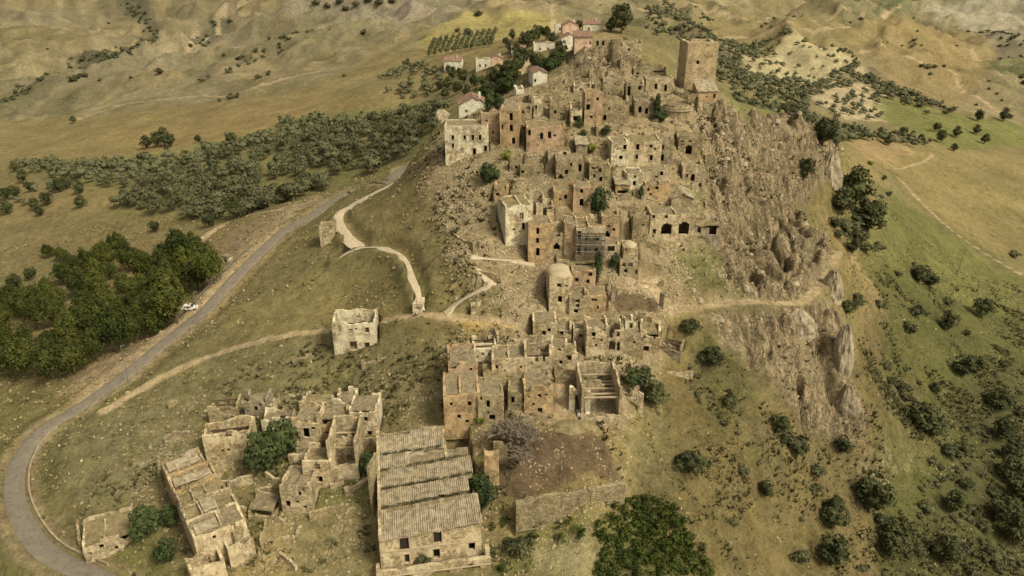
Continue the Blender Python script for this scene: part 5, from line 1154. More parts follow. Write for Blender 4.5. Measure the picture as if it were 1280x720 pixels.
# ------------------------------------------------------------------ loose stones, rubble and dry tufts (nobody could count them)
rs = np.random.RandomState(3)
def scatter(n, dens):
    "points on the ground with probability given by a map"
    w_ = dens * np.gradient(GX[:, :], axis=1) * np.gradient(np.broadcast_to(GY, H.shape), axis=0); w_ = np.clip(w_[:-1, :-1], 0, None); cdf = np.cumsum(w_.ravel()); cdf /= cdf[-1]
    k = np.searchsorted(cdf, rs.rand(n)); j, i = np.divmod(k, NA - 1); fa, fb_ = rs.rand(n), rs.rand(n)
    a = AG[i] + (AG[i + 1] - AG[i]) * fa; Y = np.exp(BG[j] + (BG[j + 1] - BG[j]) * fb_); return a * Y, Y, hgt(a * Y, Y)
foot = np.zeros(H.shape, bool)
for (P, yaw, hw, dp, z) in PADS:
    c, s = math.cos(yaw), math.sin(yaw); u = (GX - P[0]) * c + (GY - P[1]) * s; v = -(GX - P[0]) * s + (GY - P[1]) * c; foot |= (abs(u) < hw) & (v > 0) & (v < dp)
clear = (road_d > ROADW / 2 + .6) & ~foot
for L, wd in path_lines: clear &= near(L, 5)[0] > wd / 2
def stones(name, n, dens, smin, smax, mat):
    x, y, z = scatter(n, dens); s = smin + (smax - smin) * rs.rand(n) ** 3
    base = np.array([[-1, -1, -.6], [1, -1, -.6], [1, 1, -.6], [-1, 1, -.6], [-.7, -.7, .7], [.75, -.6, .6], [.6, .75, .75], [-.75, .6, .55]])
    fc = np.array([[4, 5, 6, 7], [0, 1, 5, 4], [1, 2, 6, 5], [2, 3, 7, 6], [3, 0, 4, 7]])
    V = base[None] * (1 + .35 * (rs.rand(n, 8, 3) - .5)); V = V * s[:, None, None] * np.stack([.6 + .7 * rs.rand(n), .6 + .6 * rs.rand(n), .45 + .5 * rs.rand(n)], -1)[:, None, :]
    t = rs.rand(n) * 6.28; c, q = np.cos(t)[:, None], np.sin(t)[:, None]; X = V[..., 0] * c - V[..., 1] * q; Y = V[..., 0] * q + V[..., 1] * c
    V = np.stack([X + x[:, None], Y + y[:, None], V[..., 2] + z[:, None]], -1).reshape(-1, 3); F = (fc[None] + 8 * np.arange(n)[:, None, None]).reshape(-1, 4)
    o = mesh_obj(name, V, F, M[mat]); tag(o, None, None, None, 'stuff'); return o
up = region([(510, 200), (560, 190), (610, 250), (640, 330), (600, 390), (560, 370), (540, 290)], .01)
lowslope = region([(790, 330), (900, 330), (930, 370), (860, 380), (800, 380)], .01)
tag(stones('rubble', 26000, clear * (1 - np.clip(bare, 0, 1)) * (town * 1.2 + lower * .38 + up * .35 + lowslope * .6 + rock * .02 + .004 * (GY < 300)) * (.25 + 2.2 * sstep(.48, .62, fbm(GX, GY, 6, 3, 71))), .09, .34, 'stones'), 'pale stone rubble strewn over the slopes between the ruins', 'rubble')
tag(stones('boulders', 260, clear * (rock * .35 + up * .4 + lowslope + town * .1), .4, 1.1, 'rock'), 'tumbled boulders on the cliff and the rocky slopes', 'boulders')
yard = region([(650, 540), (700, 535), (752, 552), (776, 605), (655, 620)], .002)
tag(stones('yard_stones', 260, yard * (.15 + 1.6 * sstep(.5, .6, fbm(GX, GY, 3, 3, 5))), .07, .24, 'stones'), 'small pale stones strewn over the brown yard', 'stones')
def tufts(name, n, dens, cols, smin, smax, seed):
    x, y, z = scatter(n, dens); s = smin + (smax - smin) * rs.rand(n) ** 2; m = 7
    ang = rs.rand(n, m) * 6.28; tilt = .25 + .9 * rs.rand(n, m); ln = s[:, None] * (.6 + .6 * rs.rand(n, m))
    dx, dy, dz = np.cos(ang) * np.sin(tilt), np.sin(ang) * np.sin(tilt), np.cos(tilt); px_, py_ = -np.sin(ang), np.cos(ang); w_ = ln * .30
    off = s[:, None] * .35 * rs.rand(n, m); bx, by = x[:, None] + np.cos(ang) * off, y[:, None] + np.sin(ang) * off; bz = z[:, None] - .05 + 0 * bx
    A_ = np.stack([bx - px_ * w_, by - py_ * w_, bz], -1); B_ = np.stack([bx + px_ * w_, by + py_ * w_, bz], -1); C_ = np.stack([bx + dx * ln, by + dy * ln, bz + dz * ln], -1)
    V = np.stack([A_, B_, C_], 2).reshape(-1, 3); F = np.arange(n * m * 3).reshape(-1, 3)
    o = mesh_obj(name, V, F, M['tuft']); cc = np.array(cols)[rs.randint(0, len(cols), n)] * (.75 + .5 * rs.rand(n, 1)); cc = np.repeat(cc, m * 3, axis=0)
    at = o.data.attributes.new('tint', 'FLOAT_COLOR', 'POINT'); at.data.foreach_set('color', np.concatenate([cc, np.ones((len(cc), 1))], -1).astype(np.float32).ravel()); o['kind'] = 'stuff'; return o
nearw = (GY < 300) * 1.0; pat = .15 + 1.9 * sstep(.47, .6, fbm(GX, GY, 7, 4, 23))
slope_r = region([(860, 430), (1000, 560), (1060, 570), (1100, 330), (1280, 360), (1280, 720), (840, 720), (800, 560)], .01)
tag(tufts('grass_tufts', 42000, clear * nearw * (1 - track_cov) * (1 - rock * .7) * pat * (1 - yard), [(.25, .20, .10), (.17, .15, .07), (.12, .12, .05), (.33, .27, .15), (.38, .31, .18)], .22, .75, 1), 'dry grass tufts all over the slopes', 'grass')
tag(tufts('low_scrub', 8000, clear * nearw * (1 - track_cov) * (lower * .5 + slope_r * 1.0 + rock * .35 + town * .25 + up * .5 + region([(240, 440), (560, 410), (560, 520), (240, 520)], .01) * .5) * sstep(.5, .62, fbm(GX, GY, 9, 4, 37)) * (1 - yard), [(.06, .06, .028), (.085, .085, .036), (.11, .10, .05)], .4, 1.1, 2), 'low green scrub patches on the slopes', 'scrub')
# ------------------------------------------------------------------ trees
def crown_geo(rx, rz, zc, nclump, per, leaf, seed, flat=0.0, cone=0.0, ragged=.25, core=True):
    r = np.random.RandomState(seed); P = []; Nn = []
    cl = r.normal(size=(nclump, 3)); cl /= np.linalg.norm(cl, axis=1)[:, None]; rad = (.35 + .5 * r.rand(nclump) ** .6)
    cl = cl * rad[:, None]; cl[:, 2] = cl[:, 2] * (1 - flat) + flat * .2
    rc = (.30 + .22 * r.rand(nclump)) * (1 + ragged * (r.rand(nclump) - .5))
    d = r.normal(size=(nclump, per, 3)); d /= np.linalg.norm(d, axis=2)[:, :, None]; d[..., 2] = np.where(r.rand(nclump, per) < .55, abs(d[..., 2]), d[..., 2])
    pos = cl[:, None] + d * (rc[:, None, None]) * (.8 + .35 * r.rand(nclump, per, 1))
    nrm = d + .35 * r.normal(size=d.shape); nrm /= np.linalg.norm(nrm, axis=2)[..., None]
    pos = pos.reshape(-1, 3); nrm = nrm.reshape(-1, 3)
    tz = np.clip((pos[:, 2] + 1) / 2, 0, 1); k = 1 - cone * tz; pos[:, 0] *= k; pos[:, 1] *= k
    pos = pos * np.array([rx, rx, rz]) + np.array([0, 0, zc])
    a = np.cross(nrm, r.normal(size=nrm.shape)); a /= np.linalg.norm(a, axis=1)[:, None]; b = np.cross(nrm, a)
    s = leaf * (.6 + .8 * r.rand(len(pos), 1)); a = a * s; b = b * s * .75
    V = np.stack([pos - a - b * .5, pos + a - b * .6, pos + a * .55 + b, pos - a * .5 + b * .8], 1).reshape(-1, 3)
    F = np.arange(len(V)).reshape(-1, 4)
    if core:
        q = []; n = 8
        for j in range(1, 5):
            for i in range(n): ph = math.pi * j / 5; t = 2 * math.pi * i / n; kk = (1 - cone * (math.cos(ph) + 1) / 2); q.append((.62 * rx * kk * math.sin(ph) * math.cos(t), .62 * rx * kk * math.sin(ph) * math.sin(t), zc + .6 * rz * math.cos(ph)))
        q = np.array(q) * (1 + .0 * r.rand(len(q), 1)) ; f = []
        for j in range(3):
            for i in range(n): a0 = j * n + i; b0 = j * n + (i + 1) % n; f.append([a0 + n, b0 + n, b0, a0])
        f.append([0, 1, 2, 3]); f.append([0, 3, 4, 7]); f.append([4, 5, 6, 7]); m0 = 24; f += [[m0, m0 + 3, m0 + 2, m0 + 1], [m0, m0 + 7, m0 + 4, m0 + 3], [m0 + 4, m0 + 7, m0 + 6, m0 + 5]]
        F = np.vstack([F, np.array(f) + len(V)]); V = np.vstack([V, q])
    return V, F
def trunk_geo(hgt_, r0, seed, limbs=4, spread=.5):
    r = random.Random(seed); b = MB(); top = (r.uniform(-.2, .2), r.uniform(-.2, .2), hgt_); b.tube((0, 0, -.8), top, r0, r0 * .65, 7)
    for k in range(limbs):
        t = 6.28 * k / limbs + r.random(); z = hgt_ * r.uniform(.6, 1.0); l = hgt_ * spread * r.uniform(.8, 1.3); b.tube((0, 0, z), (math.cos(t) * l, math.sin(t) * l, z + l * r.uniform(.5, 1.1)), r0 * .45, r0 * .15, 5)
    return b
TREEK = { # crown material, bark, rx, rz, zc, clumps, per, leaf, flat, cone, trunk h, r
 'olive': ('olive', 'greybark', 2.6, 1.7, 2.9, 11, 34, .34, .1, 0, 1.6, .28), 'pine': ('pine', 'bark', 4.9, 4.4, 6.0, 34, 84, .27, 0, .55, 3.0, .30, 1.0),
 'bush': ('bush', 'bark', 2.0, 1.5, 1.3, 10, 40, .27, .1, 0, .5, .15), 'dark': ('dark_leaf', 'bark', 3.0, 3.0, 4.0, 18, 60, .32, 0, .15, 2.2, .25),
 'ever': ('ever', 'bark', 2.6, 3.0, 3.4, 18, 70, .27, 0, .12, 1.2, .25), 'fresh': ('fresh', 'bark', 1.6, 1.4, 1.5, 9, 40, .22, 0, 0, .6, .12),
 'tallev': ('ever', 'bark', 1.5, 4.4, 5.0, 16, 50, .26, 0, .55, 1.2, .2), 'poplar': ('poplar', 'bark', 2.6, 2.6, 3.4, 9, 26, .42, 0, .1, 1.4, .2)}
PROTO = {}
for kd, (cm, bm_, rx, rz, zc, nc, per, lf, fl, cn, th, tr, *rg_) in TREEK.items():
    for v in range(3):
        V, F = crown_geo(rx, rz, zc, nc, per, lf, 11 + v * 7 + len(PROTO), fl, cn, rg_[0] if rg_ else .45); me = bpy.data.meshes.new('crown'); tmp = mesh_obj('crown', V, F, M[cm]); me = tmp.data; bpy.data.objects.remove(tmp)
        tmp = trunk_geo(th, tr, v, 4, .45).build('trunk', M[bm_]); me2 = tmp.data; bpy.data.objects.remove(tmp); PROTO[kd, v] = (me, me2)
def tree(name, kd, P, s, label, cat, group=None, sz=1.0, rot=None):
    me, me2 = PROTO[kd, rnd.randrange(3)]; o = empty(name, (P[0], P[1], P[2] - .1), rot if rot is not None else rnd.uniform(0, 6.28), label, cat, group); o.scale = (s * rnd.uniform(.9, 1.12), s * rnd.uniform(.9, 1.12), s * sz * rnd.uniform(.92, 1.08))
    for nme, m in (('crown', me), ('trunk', me2)): c = bpy.data.objects.new(nme, m); C.objects.link(c); c.parent = o
    return o
ORD = 'first second third fourth fifth sixth seventh eighth ninth tenth eleventh twelfth thirteenth fourteenth fifteenth sixteenth seventeenth eighteenth nineteenth twentieth'.split()
ORD += ['twenty-' + q for q in ORD[:9]] + ['thirtieth'] + ['thirty-' + q for q in ORD[:9]] + ['fortieth'] + ['forty-' + q for q in ORD[:9]]
def number(items, fmt, side):
    "items: (key, object); names each by its place in the line"
    for i, (k, o) in enumerate(sorted(items, key=lambda q: q[0])): o['label'] = fmt % (ORD[min(i, len(ORD) - 1)], side)
def gp_(px, py): P = hits([(px, py)], H)[0]; return P
def spread(pp, gap, jit=.35, prob=1.0, rows=0.0, seed=1):
    r = random.Random(seed); W_ = np.array(hits(pp)); ab = np.array([(x / y, math.log(y)) for x, y, z in W_]); x0, y0 = W_[:, 0].min(), W_[:, 1].min(); x1, y1 = W_[:, 0].max(), W_[:, 1].max(); out_ = []
    X, Y = np.meshgrid(np.arange(x0, x1, gap), np.arange(y0, y1, gap)); c, s = math.cos(rows), math.sin(rows); cx, cy = (x0 + x1) / 2, (y0 + y1) / 2; e = max(x1 - x0, y1 - y0)
    X, Y = np.meshgrid(np.arange(-e, e, gap), np.arange(-e, e, gap)); X, Y = cx + X * c - Y * s, cy + X * s + Y * c
    X = X.ravel() + np.array([r.uniform(-jit, jit) * gap for _ in range(X.size)]); Y = Y.ravel() + np.array([r.uniform(-jit, jit) * gap for _ in range(Y.size)])
    Yc = np.maximum(Y, 50); m = inside(ab, X / Yc, np.log(Yc)) & (Y > 50); return [(x, y) for x, y in zip(X[m], Y[m]) if r.random() < prob]
# olive groves: the nearest as trees of their own, the rest as one mass
OL = [ # outline, spacing, prob, rows, size
 ([(150,264),(152,240),(120,232),(40,218),(20,212),(30,206),(150,206),(230,196),(300,182),(350,168),(470,150),(545,136),(556,158),(530,178),(505,196),(480,212),(430,232),(385,246),(330,262),(300,274),(250,274)], 6.8, .96, .3, 1.1),
 ([(345,163),(352,152),(420,150),(435,158),(400,170),(360,172)], 7, .95, .2, 1.05),
 ([(470,118),(475,98),(520,85),(552,92),(548,110),(500,124)], 7.5, .95, .1, .95),
 ([(0,260),(0,228),(60,232),(130,236),(60,246),(30,262)], 11, .6, .2, .95),
 ([(805,28),(830,20),(880,45),(930,50),(1010,70),(1065,80),(1076,92),(1060,104),(1010,100),(1000,108),(930,108),(900,108),(870,60),(820,50)], 9.5, .92, .4, 1.25),
 ([(900,104),(1000,106),(1060,100),(1090,105),(1180,140),(1160,146),(1100,126),(1080,120),(1040,116),(1010,122),(1010,150),(1060,160),(1180,180),(1170,186),(1080,176),(1000,160),(950,138),(915,122)], 8.5, .92, .3, 1.15),
 ([(1010,122),(1040,112),(1110,120),(1110,150),(1040,155)], 11, .7, .1, .9),
 ([(915,84),(935,74),(985,66),(1040,74),(1066,88),(1056,100),(1010,104),(950,102),(920,96)], 16, .85, .2, .95)]
olp = []
for i, (pp, gap, pr, rw, s_) in enumerate(OL): olp += [(x, y, s_ * rnd.uniform(.7, 1.35), i) for x, y in spread(pp, gap, .3, pr, rw, i) if vnoise(x / 14.0, y / 14.0, 4) > .22]
OVAL = poly_ab([(915,84),(935,74),(985,66),(1040,74),(1066,88),(1056,100),(1010,104),(950,102),(920,96)])
olp = [q for q in olp if abs(q[0] / q[1]) < .9 and (q[3] != 4 or not inside(OVAL, np.array([q[0] / q[1]]), np.array([math.log(q[1])]))[0])]
_dr = np.array([np.min(np.hypot(ROAD[:, 0] - q[0], ROAD[:, 1] - q[1])) for q in olp]); olp = [q for q, d in zip(olp, _dr) if d > 5.5]
olp.sort(key=lambda q: math.hypot(q[0], q[1]))
OLAB = ['grey green olive tree in the dense grove left of the road', 'olive tree in the short strip above the dense grove', 'olive tree in the square grove left of the village', 'scattered olive tree on the grass at the left edge',
        'olive tree in the terraced groves beyond the tower', 'olive tree on the dark green band right of the tower', 'olive tree on the pale bare field beyond the cliff', 'olive tree on the pale terraces beyond the tower']
for x, y, s_, i in olp[:285]: tree('olive_tree', 'olive', (x, y, hgt(x, y)), s_, OLAB[i], 'olive tree', 'olive trees: ' + OLAB[i][:40])
fv, ff, n0 = [], [], 0; FARV = [crown_geo(2.9, 1.9, 2.3, 5, 9, .62, 90 + k, .1) for k in range(4)]
for x, y, s_, i in olp[285:]:
    V, F = FARV[rnd.randrange(4)]; t = rnd.uniform(0, 6.28); z = hgt(x, y); c, s = math.cos(t) * s_, math.sin(t) * s_
    fv.append(np.stack([V[:, 0] * c - V[:, 1] * s + x, V[:, 0] * s + V[:, 1] * c + y, V[:, 2] * s_ + z], -1)); ff.append(F + n0); n0 += len(V)
tag(mesh_obj('olive_grove', np.vstack(fv), np.vstack(ff), M['olive']), 'far olive groves covering the terraces beyond the tower', 'olive grove', None, 'stuff')
# pines left of the road
PN = [(12,470),(40,472),(70,474),(98,468),(124,452),(146,440),(168,428),(192,418),(208,406),(216,404),(250,362),(262,356),
 (10,440),(38,442),(66,444),(92,436),(118,424),(142,410),(164,398),(204,378),(222,368),(240,356),(232,340),(250,340),
 (12,412),(44,412),(74,410),(104,396),(130,380),(152,366),(120,360),(98,370),(70,388),(140,340),(160,338),(108,345),(124,326),(150,320),(74,326),(180,352),(182,366),(176,338),(188,384),(176,400),(190,410),(180,424),(206,392),(214,352),(30,396),(134,350),(88,342),(84,356),(52,396),(60,378),(20,398),(116,395),(140,396),(168,376),(208,340),(222,330),(244,326),(100,412),(130,420)]
rowsP = {}
for px, py in PN:
    px = px + rnd.uniform(-6, 6); P = gp_(px, py); s_ = .80 + .42 * rnd.random()
    if py < 372 and px < 190: s_ *= 1.0
    kd = 'pine'; o_ = tree('pine_tree', kd, P, s_ * (.72 if px < 100 and py < 350 else .92), 'dense dark green pine in the plantation left of the road' if px < 190 else 'dense dark green pine in the clump next to the road', 'pine tree', 'pines of the plantation' if px < 190 else 'pines next to the road', rnd.uniform(.75, 1.3)); rowsP.setdefault('front' if py > 430 else 'second' if py > 398 else 'third' if py > 364 else 'rear', []).append((px, o_))
for k_, v_ in rowsP.items(): number(v_, 'dark green pine in the ' + k_ + ' row of the plantation, %s from the %s', 'left')
ONE = [ # name, kind, base px, base py, size, squash, label, category
 ('pine_tree','pine',62,322,.62,1.0,'slim dark tree standing alone on the dry slope at the left','tree'),
 ('oak_tree','dark',296,272,1.15,1.1,'tall dark rounded tree at the near corner of the olive grove','tree'),
 ('shrub','dark',194,290,.75,.9,'round dark bush on the track above the pines','bush'),('shrub','dark',262,284,.8,.9,'dark bush right of the track above the pines','bush'),('shrub','dark',250,318,.7,1.2,'narrow dark bush between the pines and the bank','bush'),
 ('evergreen_tree','ever',330,588,1.32,1.05,'large dark evergreen in front of the whitish shell','tree'),('evergreen_tree','ever',355,572,1.15,1.2,'second dark evergreen leaning into the pale tall ruin','tree'),
 ('evergreen_tree','ever',384,552,.40,1.2,'little dark bush growing in a doorway of the hamlet','bush'),('evergreen_tree','tallev',288,566,.5,.8,'slim green tree growing inside the arched gap of the whitish shell','tree'),
 ('evergreen_tree','ever',748,267,1.05,1.05,'big round evergreen in the middle of the town','tree'),('evergreen_tree','ever',778,243,.75,.7,'low dark evergreen right of the big round one','tree'),('evergreen_tree','tallev',801,250,.5,.8,'narrow dark green cypress below the little white house','tree'),
 ('evergreen_tree','tallev',820,152,.95,.85,'dark evergreen in the gap left of the round bastion','tree'),('evergreen_tree','ever',826,154,.7,.7,'second dark evergreen beside the round bastion','tree'),('evergreen_tree','ever',757,168,.62,.6,'dark bush below the great round apse','bush'),
 ('evergreen_tree','ever',724,160,.42,1.2,'green shrub below the narrow pale house','bush'),('shrub','ever',729,176,.42,1.1,'dark creeping shrub under the white framed window','bush'),('shrub','fresh',741,190,.8,1.0,'bright green bush on the path beside the small square house','bush'),
 ('evergreen_tree','ever',612,230,1.0,.8,'dark green bush clump on the rocks below the ochre tower ruin','bush'),('shrub','fresh',634,200,.8,1.1,'fresh green bush at the foot of the tall ochre ruin','bush'),('shrub','fresh',620,222,.9,.8,'yellow green bush above the dark bush clump','bush'),
 ('evergreen_tree','tallev',746,350,.9,.8,'dark tree column growing between the ruins below the scaffolding','tree'),('evergreen_tree','ever',741,326,.62,.8,'leafy dark tree right under the scaffolding','tree'),('evergreen_tree','ever',768,334,.5,1.2,'small dark tree right of the dark tree column','tree'),
 ('evergreen_tree','ever',791,482,.80,.9,'blue green tree beside the roofless hall','tree'),('evergreen_tree','dark',818,506,.85,.9,'blue green tree on the slope right of the roofless hall','tree'),('shrub','dark',806,480,.6,.9,'dark shrub between two blue green trees','bush'),
 ('evergreen_tree','dark',888,458,.85,.8,'broad dark bush below the footpath under the cliff','bush'),('evergreen_tree','dark',862,416,.8,.6,'dark bush at the end of the lower row','bush'),
 ('evergreen_tree','ever',184,672,.95,1.0,'round dark green tree right of the small square ruin','tree'),('evergreen_tree','ever',213,655,.75,.8,'dark green tree touching the stepped row','tree'),('shrub','ever',210,700,.8,.9,'dark green bush in front of the stepped row','bush'),
 ('evergreen_tree','ever',460,590,.75,.9,'dark green bush filling the plot left of the tiled block','bush'),('shrub','ever',603,640,.75,1.5,'dark green ivy clad bush right of the tiled block','bush'),('shrub','ever',600,620,.7,1.2,'dark creeper bush climbing behind the ochre pier','bush'),
 ('shrub','bush',529,702,.85,1.1,'grey green bush growing on the terrace of the tiled block','bush'),('shrub','bush',648,690,1.3,.9,'grey green bush right of the arcade end','bush'),('shrub','fresh',602,529,.6,1.2,'yellow green bush between the halves of the ochre block','bush'),
 ('shrub','bush',398,596,.5,.8,'weedy green clump inside the round shell in the hamlet','bush'),('shrub','bush',362,610,.85,.9,'green weeds filling the circular ruin in the hamlet','bush'),
 ('evergreen_tree','dark',776,42,2.0,1.1,'tall dark tree on the ridge right of the village','tree'),('evergreen_tree','dark',764,40,1.3,.8,'lower dark tree left of the tall ridge tree','tree'),
 ('shrub','dark',1028,186,1.35,1.1,'dark ivy bush on the second rocky outcrop','bush'),('shrub','dark',1004,226,.9,1.2,'dark bush halfway up the second rocky outcrop','bush'),
 ('shrub','fresh',1088,206,1.1,.7,'bright green bush on the field right of the outcrop','bush'),('shrub','bush',1267,321,1.4,.8,'round bush on the far right slope','bush'),
]
for nm, kd, px, py, s_, sz, lb, ct in ONE: tree(nm, kd, gp_(px, py), s_, lb, ct, None, sz)
# trees round the village
vt = []
for (px, py, s_, kd) in [(560,112,1.3,'dark'),(572,118,1.5,'dark'),(584,124,1.5,'dark'),(596,126,1.5,'ever'),(608,128,1.5,'ever'),(618,126,1.5,'dark'),(628,120,1.5,'ever'),(566,100,1.3,'dark'),(580,104,1.6,'dark'),(592,108,1.6,'ever'),(604,110,1.6,'dark'),(616,110,1.5,'dark'),(628,106,1.4,'dark'),(640,104,1.4,'dark'),(636,116,1.3,'ever'),
  (622,136,1.1,'ever'),(612,140,1.2,'ever'),(556,124,1.2,'dark'),(550,112,1.2,'dark'),(645,92,1.4,'dark'),(652,86,1.3,'dark'),(634,88,1.3,'dark'),(676,92,1.4,'ever'),(686,90,1.4,'ever'),(694,84,1.3,'ever'),(702,80,1.2,'dark'),(668,90,1.2,'dark'),
  (655,62,1.5,'dark'),(664,58,1.5,'dark'),(672,52,1.5,'dark'),(682,50,1.4,'dark'),(646,70,1.3,'dark'),(638,66,1.3,'dark'),(690,56,1.2,'dark'),(560,90,.8,'ever'),(574,94,.9,'ever'),(658,74,1.1,'dark'),(640,50,1.2,'dark'),(700,72,1.1,'dark'),(724,38,1.2,'dark'),(632,58,1.1,'dark')]:
    P = gp_(px, py); o_ = tree('village_tree', kd, P, s_ * (.62 if P[1] < 420 else .72), 'dark leafy tree in the belt of trees round the village', 'tree', 'belt of trees round the village', rnd.uniform(.9, 1.2)); vt.append((px, py, o_))
for nm_, lo, hi in (('just above the town', 108, 999), ('behind the red roofed house', 84, 108), ('along the village street', 0, 84)): number([(a, o) for a, b_, o in vt if lo <= b_ < hi], 'dark leafy tree in the belt ' + nm_ + ', %s from the %s', 'left')
# shrubs of the right hand slope
SB_ = [(1052,268,2.0),(1064,262,2.2),(1078,256,1.9),(1060,290,2.1),(1072,300,2.2),(1084,290,2.0),(1072,276,2.3),(1090,272,1.6),(1048,296,1.6),(1096,312,1.5),(1082,314,1.6),(1102,248,1.2),(1110,244,1.0),(1044,282,1.5),(1066,316,1.2),
 (1122,344,1.3),(1148,352,1.4),(1162,358,1.3),(1142,332,.9),(1098,384,1.5),(1145,394,1.8),(1185,380,1.3),(1184,394,1.2),(1226,396,1.4),(1070,384,.9),(1135,415,1.3),(1184,412,1.2),(1246,436,1.1),(1208,420,.6),(1058,392,.9),
 (1106,460,1.0),(1112,478,1.1),(1124,486,1.3),(1130,500,1.1),(1120,452,.9),(1204,470,1.5),(1220,466,1.2),(1256,458,1.1),(1168,490,.8),(1236,500,1.6),(1248,512,1.5),(1262,528,1.3),(1276,520,1.6),(1252,548,1.3),(1150,536,1.5),(1164,545,1.3),(1130,530,1.1),(1186,568,1.8),(1200,572,1.3),(1214,540,1.0),(1156,520,.9),
 (982,550,1.2),(994,562,1.4),(974,540,.8),(1020,590,1.3),(1018,612,1.2),(1052,566,.9),(1086,640,1.7),(1100,652,1.3),(1040,660,1.1),(1130,660,1.6),(1124,680,1.4),(1150,690,1.3),(1118,696,1.6),(1160,640,1.2),(1200,690,1.2),(1040,645,.8),(1000,700,1.2),(1040,706,1.3),(956,620,.8),(918,655,.7),(928,590,.7),(862,590,1.3),(850,575,1.0),(912,504,1.0),(1240,620,1.3),(1262,600,1.5),(1275,630,1.6),(1255,650,1.5),(1230,660,1.4),(1270,680,1.7),(1240,700,1.6),(1210,650,1.1),(1190,640,1.0),(1180,700,1.4),(1215,716,1.5),(1276,560,1.5),(1262,575,1.2),(1080,590,.6),(1206,610,.9),(1178,600,.7),(1100,560,.6)]
zs_ = {}
for px, py, s_ in SB_:
    P = gp_(px, py); z_ = 'clump at the outcrop foot' if py < 325 and px < 1115 else 'slope below the cliff' if px < 1100 else 'right hand slope'
    o_ = tree('shrub', 'bush' if rnd.random() < .6 else 'dark', P, s_ * (1.0 if rnd.random() < .5 else .8) * (.95 if py < 330 else .90), 'dark rounded shrub, one of many on the ' + z_, 'bush', 'shrubs of the ' + z_, rnd.uniform(.7, .95)); zk = 'in the clump under the outcrop' if px < 1115 and py < 325 else 'below the rock needle' if px < 1070 else 'beside the pale leaning pole' if py < 440 else 'in the line right of the needle' if px < 1140 and py < 600 else 'in the bottom right corner' if px > 1165 and py > 585 else 'above the wooden crossbar pole' if py < 600 else 'near the bottom edge'
    zs_.setdefault(zk, []).append((-py, o_))
for k_, v_ in zs_.items(): number(v_, 'dark rounded shrub ' + k_ + ', %s from the %s', 'bottom')
# orchard rows beyond
for r_ in range(11):
    for q in range(6):
        px = 536 + r_ * 7.6 + q * 1.5; py = 71 - r_ * 1.3 - q * 3.6
        P = gp_(px, py); o_ = tree('orchard_tree', 'poplar', P, .82, 'small tree in the regular orchard rows beyond the village trees', 'tree', 'trees of the regular orchard rows'); o_['label'] = 'orchard tree in the %s row from the left, %s from the near end' % (ORD[r_], ORD[q])
# far specks: single trees on the hills
FAR = [(1105,226,.5),(880,23,1),(952,34,1),(964,34,1),(1146,40,1),(1070,75,1),(1196,58,1),(1160,86,1.6),(1152,84,1.3),(1168,85,1.3),(1180,84,1.0),(1162,94,1),(1276,98,1.5),(1220,132,.9),(1236,112,.8),(1246,118,.8),(1252,126,.8),(1236,102,.7),(1222,152,1.5),(1254,152,1.7),(1262,148,1.4),(1220,168,1.2),(1170,165,1.1),(1195,172,1.3),(1175,178,1.4),(1230,180,1.2),(1192,189,.9),
 (1110,182,1.1),(1128,170,1.1),(1150,178,.9),(1280,105,1.4),(145,60,1),(152,60,1),(60,62,1),(136,30,1.5),(180,40,1.4),(200,92,2),(92,102,2.2),(98,98,1.8),(106,96,1.8),(125,101,1.1),(164,98,1),(298,75,1.4),(304,72,1.3),(280,70,1),(330,64,1),(350,60,1),(323,98,1.3),(335,94,1.3),(288,124,1.6),(296,122,1.4),(275,127,1),(92,154,1),(184,186,1.2),(196,184,1.3),(206,182,1.6),(214,184,1.3),(248,179,.8),(232,198,.7),(290,182,1.2),(454,43,1.8),(507,82,1.6),(572,40,1.2),(585,43,2.0),(598,20,2.0),(430,96,.8),(395,6,2.5),(410,10,2.5),(425,4,3),(445,8,2.5),(460,3,3),(475,6,3),(490,4,3),(432,13,2),(20,215,1.0),(38,240,.9),(100,242,1.1),(84,236,1),(45,262,1.0),(60,256,1.1),(10,268,1.1),(8,250,1.1),(30,228,1.2),(20,248,1.0),(75,240,1.1),(102,260,.9),(50,270,.8),(820,30,1.2),(842,38,1.2),(190,258,.8),(40,350,.8),(20,362,1.0),(8,380,1.0)]
zf_ = {}
for px, py, s_ in FAR:
    P = gp_(px, py); zn = 'the far hills left of the town' if px < 640 and py < 205 else 'the dry grass at the left edge' if px < 640 else 'the fields right of the town'
    o_ = tree('field_tree', 'dark' if py > 150 else 'bush', P, s_ * .9 * (1 if py > 120 else 1.2), 'dark tree standing apart on ' + zn, 'tree', 'single trees on ' + zn); zf_.setdefault(zn, []).append((px, o_))
for k_, v_ in zf_.items(): number(v_, 'lone dark tree on ' + k_ + ', %s from the %s', 'left')
